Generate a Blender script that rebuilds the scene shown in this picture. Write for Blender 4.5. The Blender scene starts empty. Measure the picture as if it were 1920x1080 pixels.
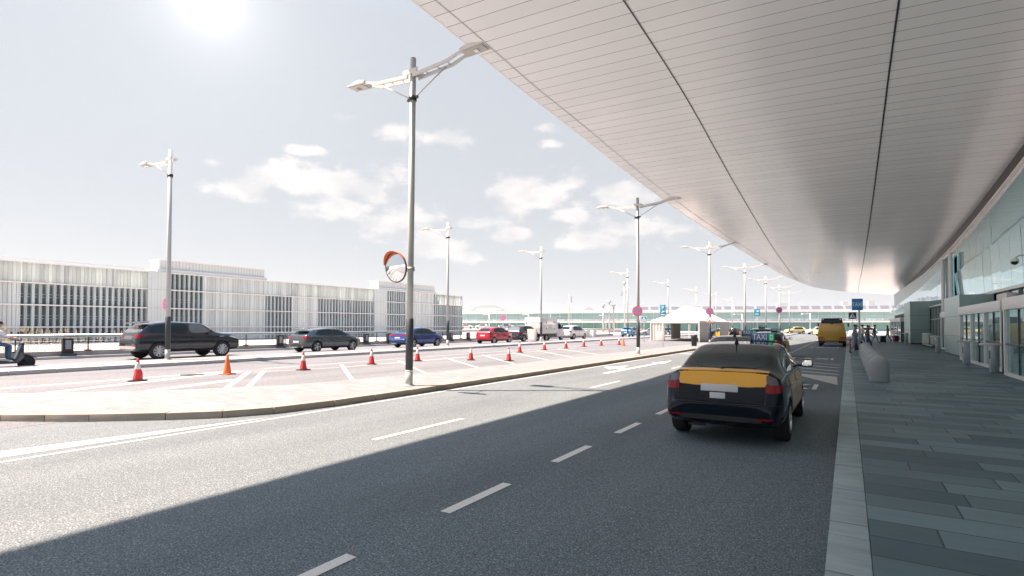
import bpy, bmesh, math, random
from mathutils import Vector, Matrix, Euler
from mathutils.bvhtree import BVHTree
PI = math.pi
rnd = random.Random(7)
sc = bpy.context.scene
COL = sc.collection

# ------------------------------------------------------------------ helpers
def tag(o, label=None, cat=None, group=None, kind=None):
    if label: o['label'] = label
    if cat: o['category'] = cat
    if group: o['group'] = group
    if kind: o['kind'] = kind
    return o

def empty(name, loc=(0, 0, 0), rz=0.0, parent=None):
    o = bpy.data.objects.new(name, None)
    o.empty_display_size = 0.3
    COL.objects.link(o)
    o.location = loc
    o.rotation_euler = (0, 0, rz)
    if parent: o.parent = parent
    return o

def link_mesh(name, me, parent=None):
    o = bpy.data.objects.new(name, me)
    COL.objects.link(o)
    if parent: o.parent = parent
    return o

def copy_tree(o, parent=None):
    c = o.copy()
    COL.objects.link(c)
    c.parent = parent
    if parent is None and 'label' in c: del c['label']
    for ch in list(o.children):
        copy_tree(ch, c)
    return c

class MB:
    def __init__(s): s.bm = bmesh.new()
    def box(s, c, d, rz=0.0, rx=0.0, ry=0.0, mi=0, taper=None):
        hx, hy, hz = d[0] / 2, d[1] / 2, d[2] / 2
        M = Euler((rx, ry, rz)).to_matrix()
        vs = []
        for z in (-1, 1):
            k = 1.0 if (z < 0 or taper is None) else taper
            for x, y in ((-1, -1), (1, -1), (1, 1), (-1, 1)):
                vs.append(s.bm.verts.new(Vector(c) + M @ Vector((x * hx * k, y * hy * k, z * hz))))
        for f in ((3, 2, 1, 0), (4, 5, 6, 7), (0, 1, 5, 4), (1, 2, 6, 5), (2, 3, 7, 6), (3, 0, 4, 7)):
            fc = s.bm.faces.new([vs[i] for i in f]); fc.material_index = mi
        return s
    def b2(s, a, b, mi=0):
        return s.box(tuple((a[i] + b[i]) / 2 for i in range(3)), tuple(abs(b[i] - a[i]) for i in range(3)), mi=mi)
    def ring(s, c, r, n, ax):
        z = Vector(ax).normalized()
        x = z.orthogonal().normalized() if abs(z.z) < .99 else Vector((1, 0, 0))
        y = z.cross(x)
        return [s.bm.verts.new(Vector(c) + x * (r * math.cos(2 * PI * i / n)) + y * (r * math.sin(2 * PI * i / n))) for i in range(n)]
    def tube(s, pts, rs, n=10, mi=0, cap=True):
        if not isinstance(rs, (list, tuple)): rs = [rs] * len(pts)
        pts = [Vector(p) for p in pts]
        prev = None; first = None
        x = None
        for i, p in enumerate(pts):
            d = (pts[min(i + 1, len(pts) - 1)] - pts[max(i - 1, 0)]).normalized()
            if x is None:
                x = d.orthogonal().normalized()
            x = (x - d * x.dot(d)).normalized(); y = d.cross(x)
            rg = [s.bm.verts.new(p + x * (rs[i] * math.cos(2 * PI * k / n)) + y * (rs[i] * math.sin(2 * PI * k / n))) for k in range(n)]
            if prev:
                for k in range(n):
                    f = s.bm.faces.new((prev[k], prev[(k + 1) % n], rg[(k + 1) % n], rg[k])); f.material_index = mi; f.smooth = True
            else: first = rg
            prev = rg
        if cap:
            f = s.bm.faces.new(first[::-1]); f.material_index = mi
            f = s.bm.faces.new(prev); f.material_index = mi
        return s
    def lathe(s, prof, c=(0, 0, 0), n=20, axis='z', mi=0, cap=True):
        rings = []
        for r, h in prof:
            rg = []
            for k in range(n):
                a = 2 * PI * k / n
                if axis == 'z': v = (r * math.cos(a), r * math.sin(a), h)
                elif axis == 'x': v = (h, r * math.cos(a), r * math.sin(a))
                else: v = (r * math.sin(a), h, r * math.cos(a))
                rg.append(s.bm.verts.new((c[0] + v[0], c[1] + v[1], c[2] + v[2])))
            rings.append(rg)
        for a, b in zip(rings, rings[1:]):
            for k in range(n):
                f = s.bm.faces.new((a[k], a[(k + 1) % n], b[(k + 1) % n], b[k])); f.material_index = mi; f.smooth = True
        if cap:
            f = s.bm.faces.new(rings[0][::-1]); f.material_index = mi
            f = s.bm.faces.new(rings[-1]); f.material_index = mi
        return s
    def prism(s, poly, z0, z1, mi=0, fn=None):
        """poly in (a,b); fn(a,b,h)->xyz"""
        fn = fn or (lambda a, b, h: (a, b, h))
        lo = [s.bm.verts.new(fn(a, b, z0)) for a, b in poly]
        hi = [s.bm.verts.new(fn(a, b, z1)) for a, b in poly]
        n = len(poly)
        s.bm.faces.new(lo[::-1]).material_index = mi
        s.bm.faces.new(hi).material_index = mi
        for i in range(n):
            s.bm.faces.new((lo[i], lo[(i + 1) % n], hi[(i + 1) % n], hi[i])).material_index = mi
        return s
    def face(s, pts, mi=0):
        f = s.bm.faces.new([s.bm.verts.new(p) for p in pts]); f.material_index = mi
        return s
    def build(s, name, mats, parent=None, bevel=0, smooth=None, angle=35, loc=None):
        bmesh.ops.recalc_face_normals(s.bm, faces=s.bm.faces)
        if bevel:
            ed = [e for e in s.bm.edges if len(e.link_faces) == 2 and e.calc_face_angle(0) > math.radians(30)]
            bmesh.ops.bevel(s.bm, geom=ed, offset=bevel, segments=2, profile=.6, affect='EDGES', clamp_overlap=True)
        me = bpy.data.meshes.new(name)
        s.bm.to_mesh(me); s.bm.free()
        if smooth or (smooth is None and bevel):
            for p in me.polygons: p.use_smooth = True
            me.set_sharp_from_angle(angle=math.radians(angle))
        for m in (mats if isinstance(mats, (list, tuple)) else [mats]):
            me.materials.append(m)
        o = link_mesh(name, me, parent)
        if loc: o.location = loc
        return o

# ------------------------------------------------------------------ materials
MATS = {}
def mat(name, col, rough=.6, metal=0.0, var=.06, scale=6.0, spec=.5, coat=0.0, emis=None, bump=0.0, bscale=40):
    m = bpy.data.materials.new(name); m.use_nodes = True
    nt = m.node_tree; N = nt.nodes; L = nt.links
    b = N['Principled BSDF']
    b.inputs['Roughness'].default_value = rough
    b.inputs['Metallic'].default_value = metal
    b.inputs['Specular IOR Level'].default_value = spec
    b.inputs['Coat Weight'].default_value = coat
    b.inputs['Coat Roughness'].default_value = .04
    tc = N.new('ShaderNodeTexCoord')
    no = N.new('ShaderNodeTexNoise'); no.inputs['Scale'].default_value = scale; no.inputs['Detail'].default_value = 6
    L.new(tc.outputs['Object'], no.inputs['Vector'])
    mx = N.new('ShaderNodeMix'); mx.data_type = 'RGBA'
    mx.inputs[6].default_value = (*[c * (1 - var) for c in col], 1)
    mx.inputs[7].default_value = (*[min(1, c * (1 + var)) for c in col], 1)
    L.new(no.outputs['Fac'], mx.inputs[0])
    L.new(mx.outputs[2], b.inputs['Base Color'])
    if bump:
        n2 = N.new('ShaderNodeTexNoise'); n2.inputs['Scale'].default_value = bscale; n2.inputs['Detail'].default_value = 4
        L.new(tc.outputs['Object'], n2.inputs['Vector'])
        bp = N.new('ShaderNodeBump'); bp.inputs['Strength'].default_value = bump; bp.inputs['Distance'].default_value = .01
        L.new(n2.outputs['Fac'], bp.inputs['Height']); L.new(bp.outputs['Normal'], b.inputs['Normal'])
    if emis:
        b.inputs['Emission Color'].default_value = (*emis[0], 1); b.inputs['Emission Strength'].default_value = emis[1]
    MATS[name] = m
    return m

def ramp(N, stops, interp='LINEAR'):
    r = N.new('ShaderNodeValToRGB'); cr = r.color_ramp; cr.interpolation = interp
    while len(cr.elements) < len(stops): cr.elements.new(.5)
    for e, (p, c) in zip(cr.elements, stops):
        e.position = p; e.color = (*c, 1) if len(c) == 3 else c
    return r

def asphalt_mat(name, base, light, dark):
    m = bpy.data.materials.new(name); m.use_nodes = True
    nt = m.node_tree; N = nt.nodes; L = nt.links; b = N['Principled BSDF']
    b.inputs['Roughness'].default_value = .8; b.inputs['Specular IOR Level'].default_value = .35
    tc = N.new('ShaderNodeTexCoord')
    n1 = N.new('ShaderNodeTexNoise'); n1.inputs['Scale'].default_value = 70; n1.inputs['Detail'].default_value = 5; n1.inputs['Roughness'].default_value = .75
    r1 = ramp(N, [(.30, dark), (.5, base), (.68, light)])
    n2 = N.new('ShaderNodeTexNoise'); n2.inputs['Scale'].default_value = .5; n2.inputs['Detail'].default_value = 5
    mp = N.new('ShaderNodeMapping'); mp.inputs['Scale'].default_value = (1.6, .25, 1)
    L.new(tc.outputs['Object'], mp.inputs['Vector'])
    r2 = ramp(N, [(.28, (.76, .77, .78)), (.5, (.97, .97, .97)), (.72, (1.12, 1.11, 1.10))])
    mu = N.new('ShaderNodeMix'); mu.data_type = 'RGBA'; mu.blend_type = 'MULTIPLY'; mu.inputs[0].default_value = 1
    L.new(tc.outputs['Object'], n1.inputs['Vector']); L.new(mp.outputs[0], n2.inputs['Vector'])
    L.new(n1.outputs['Fac'], r1.inputs[0]); L.new(n2.outputs['Fac'], r2.inputs[0])
    vo = N.new('ShaderNodeTexVoronoi'); vo.inputs['Scale'].default_value = 85; L.new(tc.outputs['Object'], vo.inputs['Vector'])
    sx = N.new('ShaderNodeSeparateColor'); L.new(vo.outputs['Color'], sx.inputs[0])
    rs = ramp(N, [(.0, (.30, .32, .34)), (.16, (.62, .63, .64)), (.3, (1, 1, 1)), (.84, (1, 1, 1)), (.93, (1.85, 1.85, 1.85))]); L.new(sx.outputs[0], rs.inputs[0])
    ms = N.new('ShaderNodeMix'); ms.data_type = 'RGBA'; ms.blend_type = 'MULTIPLY'; ms.inputs[0].default_value = .75; L.new(r1.outputs[0], ms.inputs[6]); L.new(rs.outputs[0], ms.inputs[7])
    L.new(ms.outputs[2], mu.inputs[6]); L.new(r2.outputs[0], mu.inputs[7]); L.new(mu.outputs[2], b.inputs['Base Color'])
    bp = N.new('ShaderNodeBump'); bp.inputs['Strength'].default_value = .4; bp.inputs['Distance'].default_value = .008
    L.new(n1.outputs['Fac'], bp.inputs['Height']); L.new(bp.outputs[0], b.inputs['Normal'])
    return m

def paver_mat(name, c1, c2, mortar, row, bw, msz, rot=0.0, rough=.6, bump=.3, seed=0.0):
    m = bpy.data.materials.new(name); m.use_nodes = True
    nt = m.node_tree; N = nt.nodes; L = nt.links; b = N['Principled BSDF']
    tc = N.new('ShaderNodeTexCoord'); mp = N.new('ShaderNodeMapping')
    mp.inputs['Rotation'].default_value = (0, 0, rot); mp.inputs['Location'].default_value = (seed, seed * .7, 0)
    br = N.new('ShaderNodeTexBrick')
    br.inputs['Scale'].default_value = 1; br.inputs['Row Height'].default_value = row; br.inputs['Brick Width'].default_value = bw
    br.inputs['Mortar Size'].default_value = msz; br.inputs['Mortar Smooth'].default_value = .1; br.inputs['Bias'].default_value = 0
    br.offset = .37; br.offset_frequency = 2; br.squash = .72; br.squash_frequency = 3
    br.inputs['Color1'].default_value = (*c1, 1); br.inputs['Color2'].default_value = (*c2, 1); br.inputs['Mortar'].default_value = (*mortar, 1)
    L.new(tc.outputs['Object'], mp.inputs['Vector']); L.new(mp.outputs[0], br.inputs['Vector'])
    n = N.new('ShaderNodeTexNoise'); n.inputs['Scale'].default_value = 3.5; n.inputs['Detail'].default_value = 8; n.inputs['Roughness'].default_value = .65
    m2 = N.new('ShaderNodeMapping'); m2.inputs['Scale'].default_value = (.35, 1.4, 1); m2.inputs['Rotation'].default_value = (0, 0, rot)
    L.new(tc.outputs['Object'], m2.inputs['Vector']); L.new(m2.outputs[0], n.inputs['Vector'])
    r = ramp(N, [(.25, (.72, .72, .72)), (.75, (1.18, 1.18, 1.18))])
    L.new(n.outputs['Fac'], r.inputs[0])
    mu = N.new('ShaderNodeMix'); mu.data_type = 'RGBA'; mu.blend_type = 'MULTIPLY'; mu.inputs[0].default_value = 1
    L.new(br.outputs['Color'], mu.inputs[6]); L.new(r.outputs[0], mu.inputs[7]); L.new(mu.outputs[2], b.inputs['Base Color'])
    rr = N.new('ShaderNodeMapRange'); rr.inputs[3].default_value = rough - .12; rr.inputs[4].default_value = rough + .12
    L.new(n.outputs['Fac'], rr.inputs[0]); L.new(rr.outputs[0], b.inputs['Roughness'])
    bp = N.new('ShaderNodeBump'); bp.inputs['Strength'].default_value = bump; bp.inputs['Distance'].default_value = .006; bp.invert = True
    L.new(br.outputs['Fac'], bp.inputs['Height']); L.new(bp.outputs[0], b.inputs['Normal'])
    return m

M = {}
M['asphalt'] = asphalt_mat('asphalt', (.122, .155, .176), (.29, .345, .38), (.012, .024, .034))
M['asphalt_park'] = asphalt_mat('asphalt_parking', (.152, .170, .188), (.22, .25, .27), (.10, .115, .13))
M['ground'] = mat('ground_pale', (.46, .445, .43), .9, scale=.05, var=.12)
M['pave'] = paver_mat('paving_planks', (.052, .102, .126), (.16, .245, .275), (.018, .034, .044), .41, 1.25, .008, 0, .52, .4)
M['kerbtop'] = paver_mat('granite_kerb', (.27, .34, .36), (.33, .40, .42), (.12, .13, .13), 1.05, 1.4, .008, 0, .75, .3, .2)
M['median'] = paver_mat('pale_pavers', (.185, .21, .228), (.225, .25, .27), (.155, .175, .19), .2, .4, .006, .0, .8, .2)
def kerbstone():
    m = mat('kerb_stone', (.30, .27, .235), .85, var=.35, scale=2.2, bump=.5, bscale=60)
    return m
M['kerb'] = kerbstone()
M['kerb_pale'] = mat('kerb_concrete', (.42, .42, .41), .85, var=.15, scale=1.2, bump=.3)
M['stain'] = mat('stained_concrete', (.30, .285, .27), .9, var=.4, scale=1.5, bump=.3)
def paint_mat(name, col, wear):
    m = bpy.data.materials.new(name); m.use_nodes = True
    nt = m.node_tree; N = nt.nodes; L = nt.links; b = N['Principled BSDF']; b.inputs['Roughness'].default_value = .7
    tc = N.new('ShaderNodeTexCoord'); n = N.new('ShaderNodeTexNoise'); n.inputs['Scale'].default_value = 30; n.inputs['Detail'].default_value = 8; n.inputs['Roughness'].default_value = .7
    L.new(tc.outputs['Object'], n.inputs['Vector'])
    r = ramp(N, [(wear - .06, (.2, .21, .22)), (wear + .05, col)])
    L.new(n.outputs['Fac'], r.inputs[0]); L.new(r.outputs[0], b.inputs['Base Color'])
    return m
M['paint'] = paint_mat('road_paint', (.68, .68, .66), .36)
M['paintworn'] = paint_mat('road_paint_worn', (.52, .52, .50), .44)
M['steel'] = mat('galvanised_steel', (.44, .46, .46), .5, .1, var=.12, scale=5)
M['greypaint'] = mat('grey_paint_pole', (.46, .49, .49), .5, 0, var=.06)
M['lampwhite'] = mat('lamp_housing', (.62, .60, .58), .45, .2, var=.05)
M['lampglass'] = mat('lamp_glass', (.55, .53, .49), .15, 0, var=.1)
M['darksleeve'] = mat('dark_sleeve', (.035, .045, .055), .5, var=.2)
M['black'] = mat('black_plastic', (.012, .013, .015), .45, var=.2)
M['rubber'] = mat('tyre_rubber', (.018, .018, .019), .85, var=.2)
M['chrome'] = mat('chrome', (.75, .75, .76), .12, 1.0, var=.03)
M['alloy'] = mat('alloy_rim', (.62, .62, .63), .28, .85, var=.05)
M['carglass'] = mat('car_glass', (.006, .022, .028), .03, 0, var=.1, spec=.34)
M['carglassgrey'] = mat('car_glass_grey', (.09, .11, .115), .04, 0, var=.15, spec=.9, coat=.5)
M['white'] = mat('white_metal', (.74, .74, .73), .4, 0, var=.04)
M['whitemat'] = mat('white_panel', (.70, .69, .67), .6, 0, var=.05)
M['red'] = mat('cone_red', (.62, .045, .045), .6, var=.12, scale=14)
M['orange'] = mat('cone_orange', (.78, .17, .05), .6, var=.1, scale=14)
M['conewhite'] = mat('cone_white', (.72, .66, .64), .55, var=.1, scale=20)
M['bluesign'] = mat('sign_blue', (.02, .26, .62), .45, var=.05)
M['cyansign'] = mat('sign_cyan', (.01, .30, .50), .45, var=.05)
M['navysign'] = mat('sign_navy', (.02, .07, .18), .45, var=.05)
M['signblue2'] = mat('sign_mid_blue', (.08, .18, .42), .45, var=.06)
M['signred'] = mat('sign_red', (.62, .05, .06), .45, var=.05)
M['signwhite'] = mat('sign_white', (.88, .88, .88), .45, var=.02)
M['tail'] = mat('tail_lamp_red', (.24, .004, .008), .12, 0, spec=.3, coat=.15, var=.15, scale=25)
M['tailclear'] = mat('tail_lamp_clear', (.10, .09, .11), .12, 0, spec=.6, coat=.2, var=.2, scale=30)
M['head'] = mat('head_lamp', (.55, .57, .58), .08, .2, coat=.8, var=.2, scale=20)
M['taxiyellow'] = mat('taxi_yellow', (.82, .40, .025), .3, 0, coat=.7, var=.03)
M['taxiblack'] = mat('taxi_black', (.003, .008, .016), .07, 0, spec=.28, var=.1)
M['plate'] = mat('blank_plate', (.62, .64, .66), .55, var=.02)
M['green'] = mat('display_green', (.02, .45, .14), .3, var=.1, emis=((.05, .7, .25), .08))
M['tent'] = mat('tent_fabric', (.68, .64, .60), .75, var=.05, scale=1.5, bump=.2, bscale=3)
M['tentwall'] = mat('tent_wall_fabric', (.55, .51, .47), .8, var=.07, scale=2, bump=.3, bscale=4)
M['stone'] = mat('bollard_stone', (.36, .38, .39), .85, var=.12, scale=30, bump=.35, bscale=90)
M['greenpanel'] = mat('grey_green_cladding', (.33, .46, .46), .3, .1, var=.06, scale=1.5)
M['greyped'] = mat('grey_steel_pedestal', (.34, .39, .42), .35, .4, var=.08)
M['dark'] = mat('dark_frame', (.02, .025, .03), .35, var=.1)
M['skin'] = mat('skin', (.46, .26, .19), .6, var=.08)
M['hair'] = mat('hair_dark', (.03, .02, .015), .7, var=.2)
M['denim'] = mat('denim', (.05, .10, .18), .85, var=.25, scale=20)
M['shirtwhite'] = mat('white_shirt', (.62, .60, .60), .85, var=.06)
M['bluegrey'] = mat('blue_grey_cloth', (.16, .22, .26), .85, var=.15)
M['olive'] = mat('olive_cloth', (.12, .09, .05), .85, var=.2)
M['darkcloth'] = mat('dark_cloth', (.02, .022, .03), .85, var=.2)
M['maroon'] = mat('maroon_cloth', (.20, .03, .05), .85, var=.15)
M['shoe'] = mat('shoe_dark', (.03, .03, .035), .6, var=.1)
M['garage_light'] = mat('channel_glass_light', (.58, .64, .64), .35, 0, var=.08, scale=.25)
M['garage_white'] = mat('garage_white_trim', (.7, .69, .67), .55, var=.05, scale=.5)
M['garage_dark'] = mat('garage_dark_void', (.16, .24, .27), .5, var=.45, scale=.35)
M['garage_fin'] = mat('channel_glass_fin', (.48, .55, .57), .3, 0, var=.12, scale=.6)
M['ledge'] = mat('ledge_white', (.76, .75, .73), .5, var=.04)
M['railtop'] = mat('rail_tube', (.36, .42, .44), .3, .5, var=.05)
M['termglass'] = mat('far_terminal_glass', (.26, .42, .42), .12, .2, var=.3, scale=.06, spec=.8)
M['termglassdk'] = mat('far_terminal_glass_dark', (.14, .30, .29), .15, .2, var=.4, scale=.12)
M['solar'] = mat('solar_panel', (.20, .22, .27), .25, .2, var=.15)
M['hill'] = mat('hill_scrub', (.075, .085, .06), .95, var=.3, scale=.004)
M['drygrass'] = mat('dry_grass', (.55, .44, .24), .9, var=.2)
M['redpost'] = mat('red_post', (.45, .03, .04), .5, var=.1)
M['binblack'] = mat('bin_black', (.025, .03, .035), .6, var=.2)
def mirror():
    m = mat('mirror_glass', (.86, .88, .9), .02, 1.0, var=.01); return m
M['mirror'] = mirror()
M['stain_dark'] = mat('oil_stain', (.045, .055, .06), .5, var=.3, scale=9)
M['tar'] = mat('tar_seal', (.03, .035, .04), .45, var=.2)
M['lampdisplay'] = mat('light_box_face', (.30, .33, .34), .2, var=.2, scale=12)

def facade_glass():
    m = bpy.data.materials.new('facade_glass'); m.use_nodes = True
    nt = m.node_tree; N = nt.nodes; L = nt.links; b = N['Principled BSDF']
    b.inputs['Roughness'].default_value = .035
    b.inputs['Base Color'].default_value = (.42, .66, .68, 1)
    b.inputs['Metallic'].default_value = .9
    tc = N.new('ShaderNodeTexCoord'); n = N.new('ShaderNodeTexNoise'); n.inputs['Scale'].default_value = .7
    L.new(tc.outputs['Object'], n.inputs['Vector'])
    bp = N.new('ShaderNodeBump'); bp.inputs['Strength'].default_value = .05; bp.inputs['Distance'].default_value = .05
    L.new(n.outputs['Fac'], bp.inputs['Height']); L.new(bp.outputs[0], b.inputs['Normal'])
    return m
M['fglass'] = facade_glass()
def translucent_mat(name, col):
    m = mat(name, col, .4, 0, var=.06, scale=.4); nt = m.node_tree; N = nt.nodes; L = nt.links; b = N['Principled BSDF']
    tr = N.new('ShaderNodeBsdfTranslucent'); tr.inputs[0].default_value = (*col, 1); mx = N.new('ShaderNodeMixShader'); mx.inputs[0].default_value = .55
    o = N['Material Output']; L.new(b.outputs[0], mx.inputs[1]); L.new(tr.outputs[0], mx.inputs[2]); L.new(mx.outputs[0], o.inputs[0]); return m
def channel_mat(name, col, spread, trans=0.0, rough=.35):
    m = mat(name, col, rough, 0, var=.08, scale=.3); nt = m.node_tree; N = nt.nodes; L = nt.links; b = N['Principled BSDF']
    tc = N['Texture Coordinate']; sp = N.new('ShaderNodeSeparateXYZ'); L.new(tc.outputs['Object'], sp.inputs[0])
    def k(op, a, c):
        q = N.new('ShaderNodeMath'); q.operation = op; L.new(a, q.inputs[0]); q.inputs[1].default_value = c; return q.outputs[0]
    fl = k('FLOOR', k('DIVIDE', sp.outputs[1], .34), 0.0)
    wn = N.new('ShaderNodeTexWhiteNoise'); wn.noise_dimensions = '1D'; L.new(fl, wn.inputs['W'])
    mr = N.new('ShaderNodeMapRange'); mr.inputs[3].default_value = 1 - spread; mr.inputs[4].default_value = 1 + spread * .4; L.new(wn.outputs['Value'], mr.inputs[0])
    st = N.new('ShaderNodeTexNoise'); st.inputs['Scale'].default_value = 1.0; st.inputs['Detail'].default_value = 6; mp = N.new('ShaderNodeMapping'); mp.inputs['Scale'].default_value = (1, 2.5, .25)
    L.new(tc.outputs['Object'], mp.inputs[0]); L.new(mp.outputs[0], st.inputs['Vector']); r2 = ramp(N, [(.3, (.82, .84, .84)), (.65, (1, 1, 1))]); L.new(st.outputs['Fac'], r2.inputs[0])
    src = b.inputs['Base Color'].links[0].from_socket
    v = N.new('ShaderNodeVectorMath'); v.operation = 'SCALE'; L.new(src, v.inputs[0]); L.new(mr.outputs[0], v.inputs['Scale'])
    v2 = N.new('ShaderNodeVectorMath'); v2.operation = 'MULTIPLY'; L.new(v.outputs[0], v2.inputs[0]); L.new(r2.outputs[0], v2.inputs[1]); L.new(v2.outputs[0], b.inputs['Base Color'])
    if trans:
        tr = N.new('ShaderNodeBsdfTranslucent'); L.new(v2.outputs[0], tr.inputs[0]); mx = N.new('ShaderNodeMixShader'); mx.inputs[0].default_value = trans
        o = N['Material Output']; L.new(b.outputs[0], mx.inputs[1]); L.new(tr.outputs[0], mx.inputs[2]); L.new(mx.outputs[0], o.inputs[0])
    return m
M['garage_panel'] = channel_mat('channel_glass_panels', (.64, .71, .71), .22)
M['garage_fin'] = channel_mat('channel_glass_fins', (.50, .58, .60), .3)
M['garage_trans'] = channel_mat('translucent_channel_glass', (.76, .82, .82), .16, .55)
M['column'] = mat('white_column', (.86, .86, .86), .3, 0, var=.03)
M['doorglass'] = mat('door_glass', (.28, .48, .50), .04, .55, var=.15, scale=.8, spec=.9)
M['darkglass'] = mat('dark_shop_glass', (.06, .15, .17), .05, .3, var=.4, scale=.5, spec=.9)

def soffit_mat():
    m = bpy.data.materials.new('soffit_panels'); m.use_nodes = True
    nt = m.node_tree; N = nt.nodes; L = nt.links; b = N['Principled BSDF']
    b.inputs['Roughness'].default_value = .2; b.inputs['Metallic'].default_value = 0
    b.inputs['Specular IOR Level'].default_value = .7
    tc = N.new('ShaderNodeTexCoord'); sp = N.new('ShaderNodeSeparateXYZ'); L.new(tc.outputs['Object'], sp.inputs[0])
    def math_(op, a, c=None):
        k = N.new('ShaderNodeMath'); k.operation = op
        for i, v in enumerate((a, c)):
            if v is None: continue
            if hasattr(v, 'is_linked') or hasattr(v, 'links'): L.new(v, k.inputs[i])
            else: k.inputs[i].default_value = v
        return k.outputs[0]
    # cross seams every 0.72 m, set slightly askew to the eave
    yy = math_('SUBTRACT', sp.outputs[1], math_('MULTIPLY', sp.outputs[0], .09))
    fr = math_('FRACT', math_('DIVIDE', math_('ADD', yy, 400.0), .72))
    line = math_('LESS_THAN', fr, .03)
    cell = math_('FLOOR', math_('DIVIDE', math_('ADD', yy, 400.0), .72))
    wn = N.new('ShaderNodeTexWhiteNoise'); wn.noise_dimensions = '1D'; L.new(cell, wn.inputs['W'])
    r = ramp(N, [(0, (.81, .83, .84)), (1, (.86, .88, .89))]); L.new(wn.outputs['Value'], r.inputs[0])
    mx = N.new('ShaderNodeMix'); mx.data_type = 'RGBA'; L.new(line, mx.inputs[0]); L.new(r.outputs[0], mx.inputs[6]); mx.inputs[7].default_value = (.06, .055, .05, 1)
    L.new(mx.outputs[2], b.inputs['Base Color'])
    n = N.new('ShaderNodeTexNoise'); n.inputs['Scale'].default_value = .35; n.inputs['Detail'].default_value = 2
    mp = N.new('ShaderNodeMapping'); mp.inputs['Scale'].default_value = (.5, 2.2, 1); L.new(tc.outputs['Object'], mp.inputs[0]); L.new(mp.outputs[0], n.inputs['Vector'])
    bp = N.new('ShaderNodeBump'); bp.inputs['Strength'].default_value = .25; bp.inputs['Distance'].default_value = .05
    L.new(n.outputs['Fac'], bp.inputs['Height']); L.new(bp.outputs[0], b.inputs['Normal'])
    return m
M['soffit'] = soffit_mat()

def car_paint(name, col, metal=.3, rough=.22):
    return mat(name, col, rough, metal, coat=1.0, var=.04, scale=3)
SKY_S = .13; HAZECOL = (.184, .192, .199); CLOUD_LO = (.24, .24, .245); CLOUD_HI = (.335, .31, .30); BG_STRENGTH = 1.0; EXPO = 1.72; SUN_E = 5.0; SUN_C = (1, .74, .58)
HAZE = .00014
# ------------------------------------------------------------------ camera, sun, sky
cam = bpy.data.cameras.new('camera'); cam.sensor_width = 36; cam.lens = 1000 / 1920 * 36
cam.clip_end = 30000; cam.clip_start = .05
PSI = math.atan(.63); PITCH = math.radians(1.3)
cy = 612 - 1000 * math.tan(PITCH)
cam.shift_y = (cy - 540) / 1920
camo = bpy.data.objects.new('camera', cam); COL.objects.link(camo)
camo.location = (0, 0, 1.72); camo.rotation_euler = (PI / 2 + PITCH, 0, PSI)
sc.camera = camo

SUN = Vector((-.846 * .607, -.533 * .607, 1)).normalized()
sun = bpy.data.lights.new('sun', 'SUN'); sun.energy = SUN_E; sun.angle = math.radians(.6); sun.color = SUN_C
suno = bpy.data.objects.new('sun', sun); COL.objects.link(suno)
suno.rotation_euler = (-SUN).to_track_quat('-Z', 'Y').to_euler()

w = bpy.data.worlds.new('World'); sc.world = w; w.use_nodes = True
nt = w.node_tree; N = nt.nodes; L = nt.links
for n in list(N): N.remove(n)
out = N.new('ShaderNodeOutputWorld'); bg = N.new('ShaderNodeBackground'); L.new(bg.outputs[0], out.inputs[0])
sky = N.new('ShaderNodeTexSky'); sky.sky_type = 'NISHITA'; sky.sun_disc = False
sky.sun_elevation = math.asin(SUN.z); sky.sun_rotation = math.atan2(SUN.x, SUN.y) % (2 * PI)
sky.air_density = 1.0; sky.dust_density = 1.0; sky.ozone_density = 1.0
tc = N.new('ShaderNodeTexCoord'); sp = N.new('ShaderNodeSeparateXYZ'); L.new(tc.outputs['Generated'], sp.inputs[0])
def mt(op, a, b=None, c=None, clamp=False):
    k = N.new('ShaderNodeMath'); k.operation = op; k.use_clamp = clamp
    for i, v in enumerate((a, b, c)):
        if v is None: continue
        if isinstance(v, (int, float)): k.inputs[i].default_value = v
        else: L.new(v, k.inputs[i])
    return k.outputs[0]
def mixc(f, a, b, bt='MIX'):
    k = N.new('ShaderNodeMix'); k.data_type = 'RGBA'; k.blend_type = bt
    for i, v in ((0, f), (6, a), (7, b)):
        if isinstance(v, (int, float)): k.inputs[i].default_value = v
        elif isinstance(v, tuple): k.inputs[i].default_value = (*v, 1)
        else: L.new(v, k.inputs[i])
    return k.outputs[2]
az = mt('ARCTAN2', sp.outputs[0], sp.outputs[1]); el = mt('ARCSINE', sp.outputs[2])
# hazy summer sky: the Nishita sky veiled with pale haze that thickens to the horizon
skyc = N.new('ShaderNodeVectorMath'); skyc.operation = 'SCALE'; L.new(sky.outputs[0], skyc.inputs[0]); skyc.inputs['Scale'].default_value = SKY_S
hz = ramp(N, [(0, (.97,) * 3), (.5, (.93,) * 3), (.6, (.7,) * 3), (.7, (.2,) * 3), (1, (.0,) * 3)])
L.new(sp.outputs[2], hz.inputs[0])
base = mixc(hz.outputs[0], skyc.outputs[0], HAZECOL)
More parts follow.
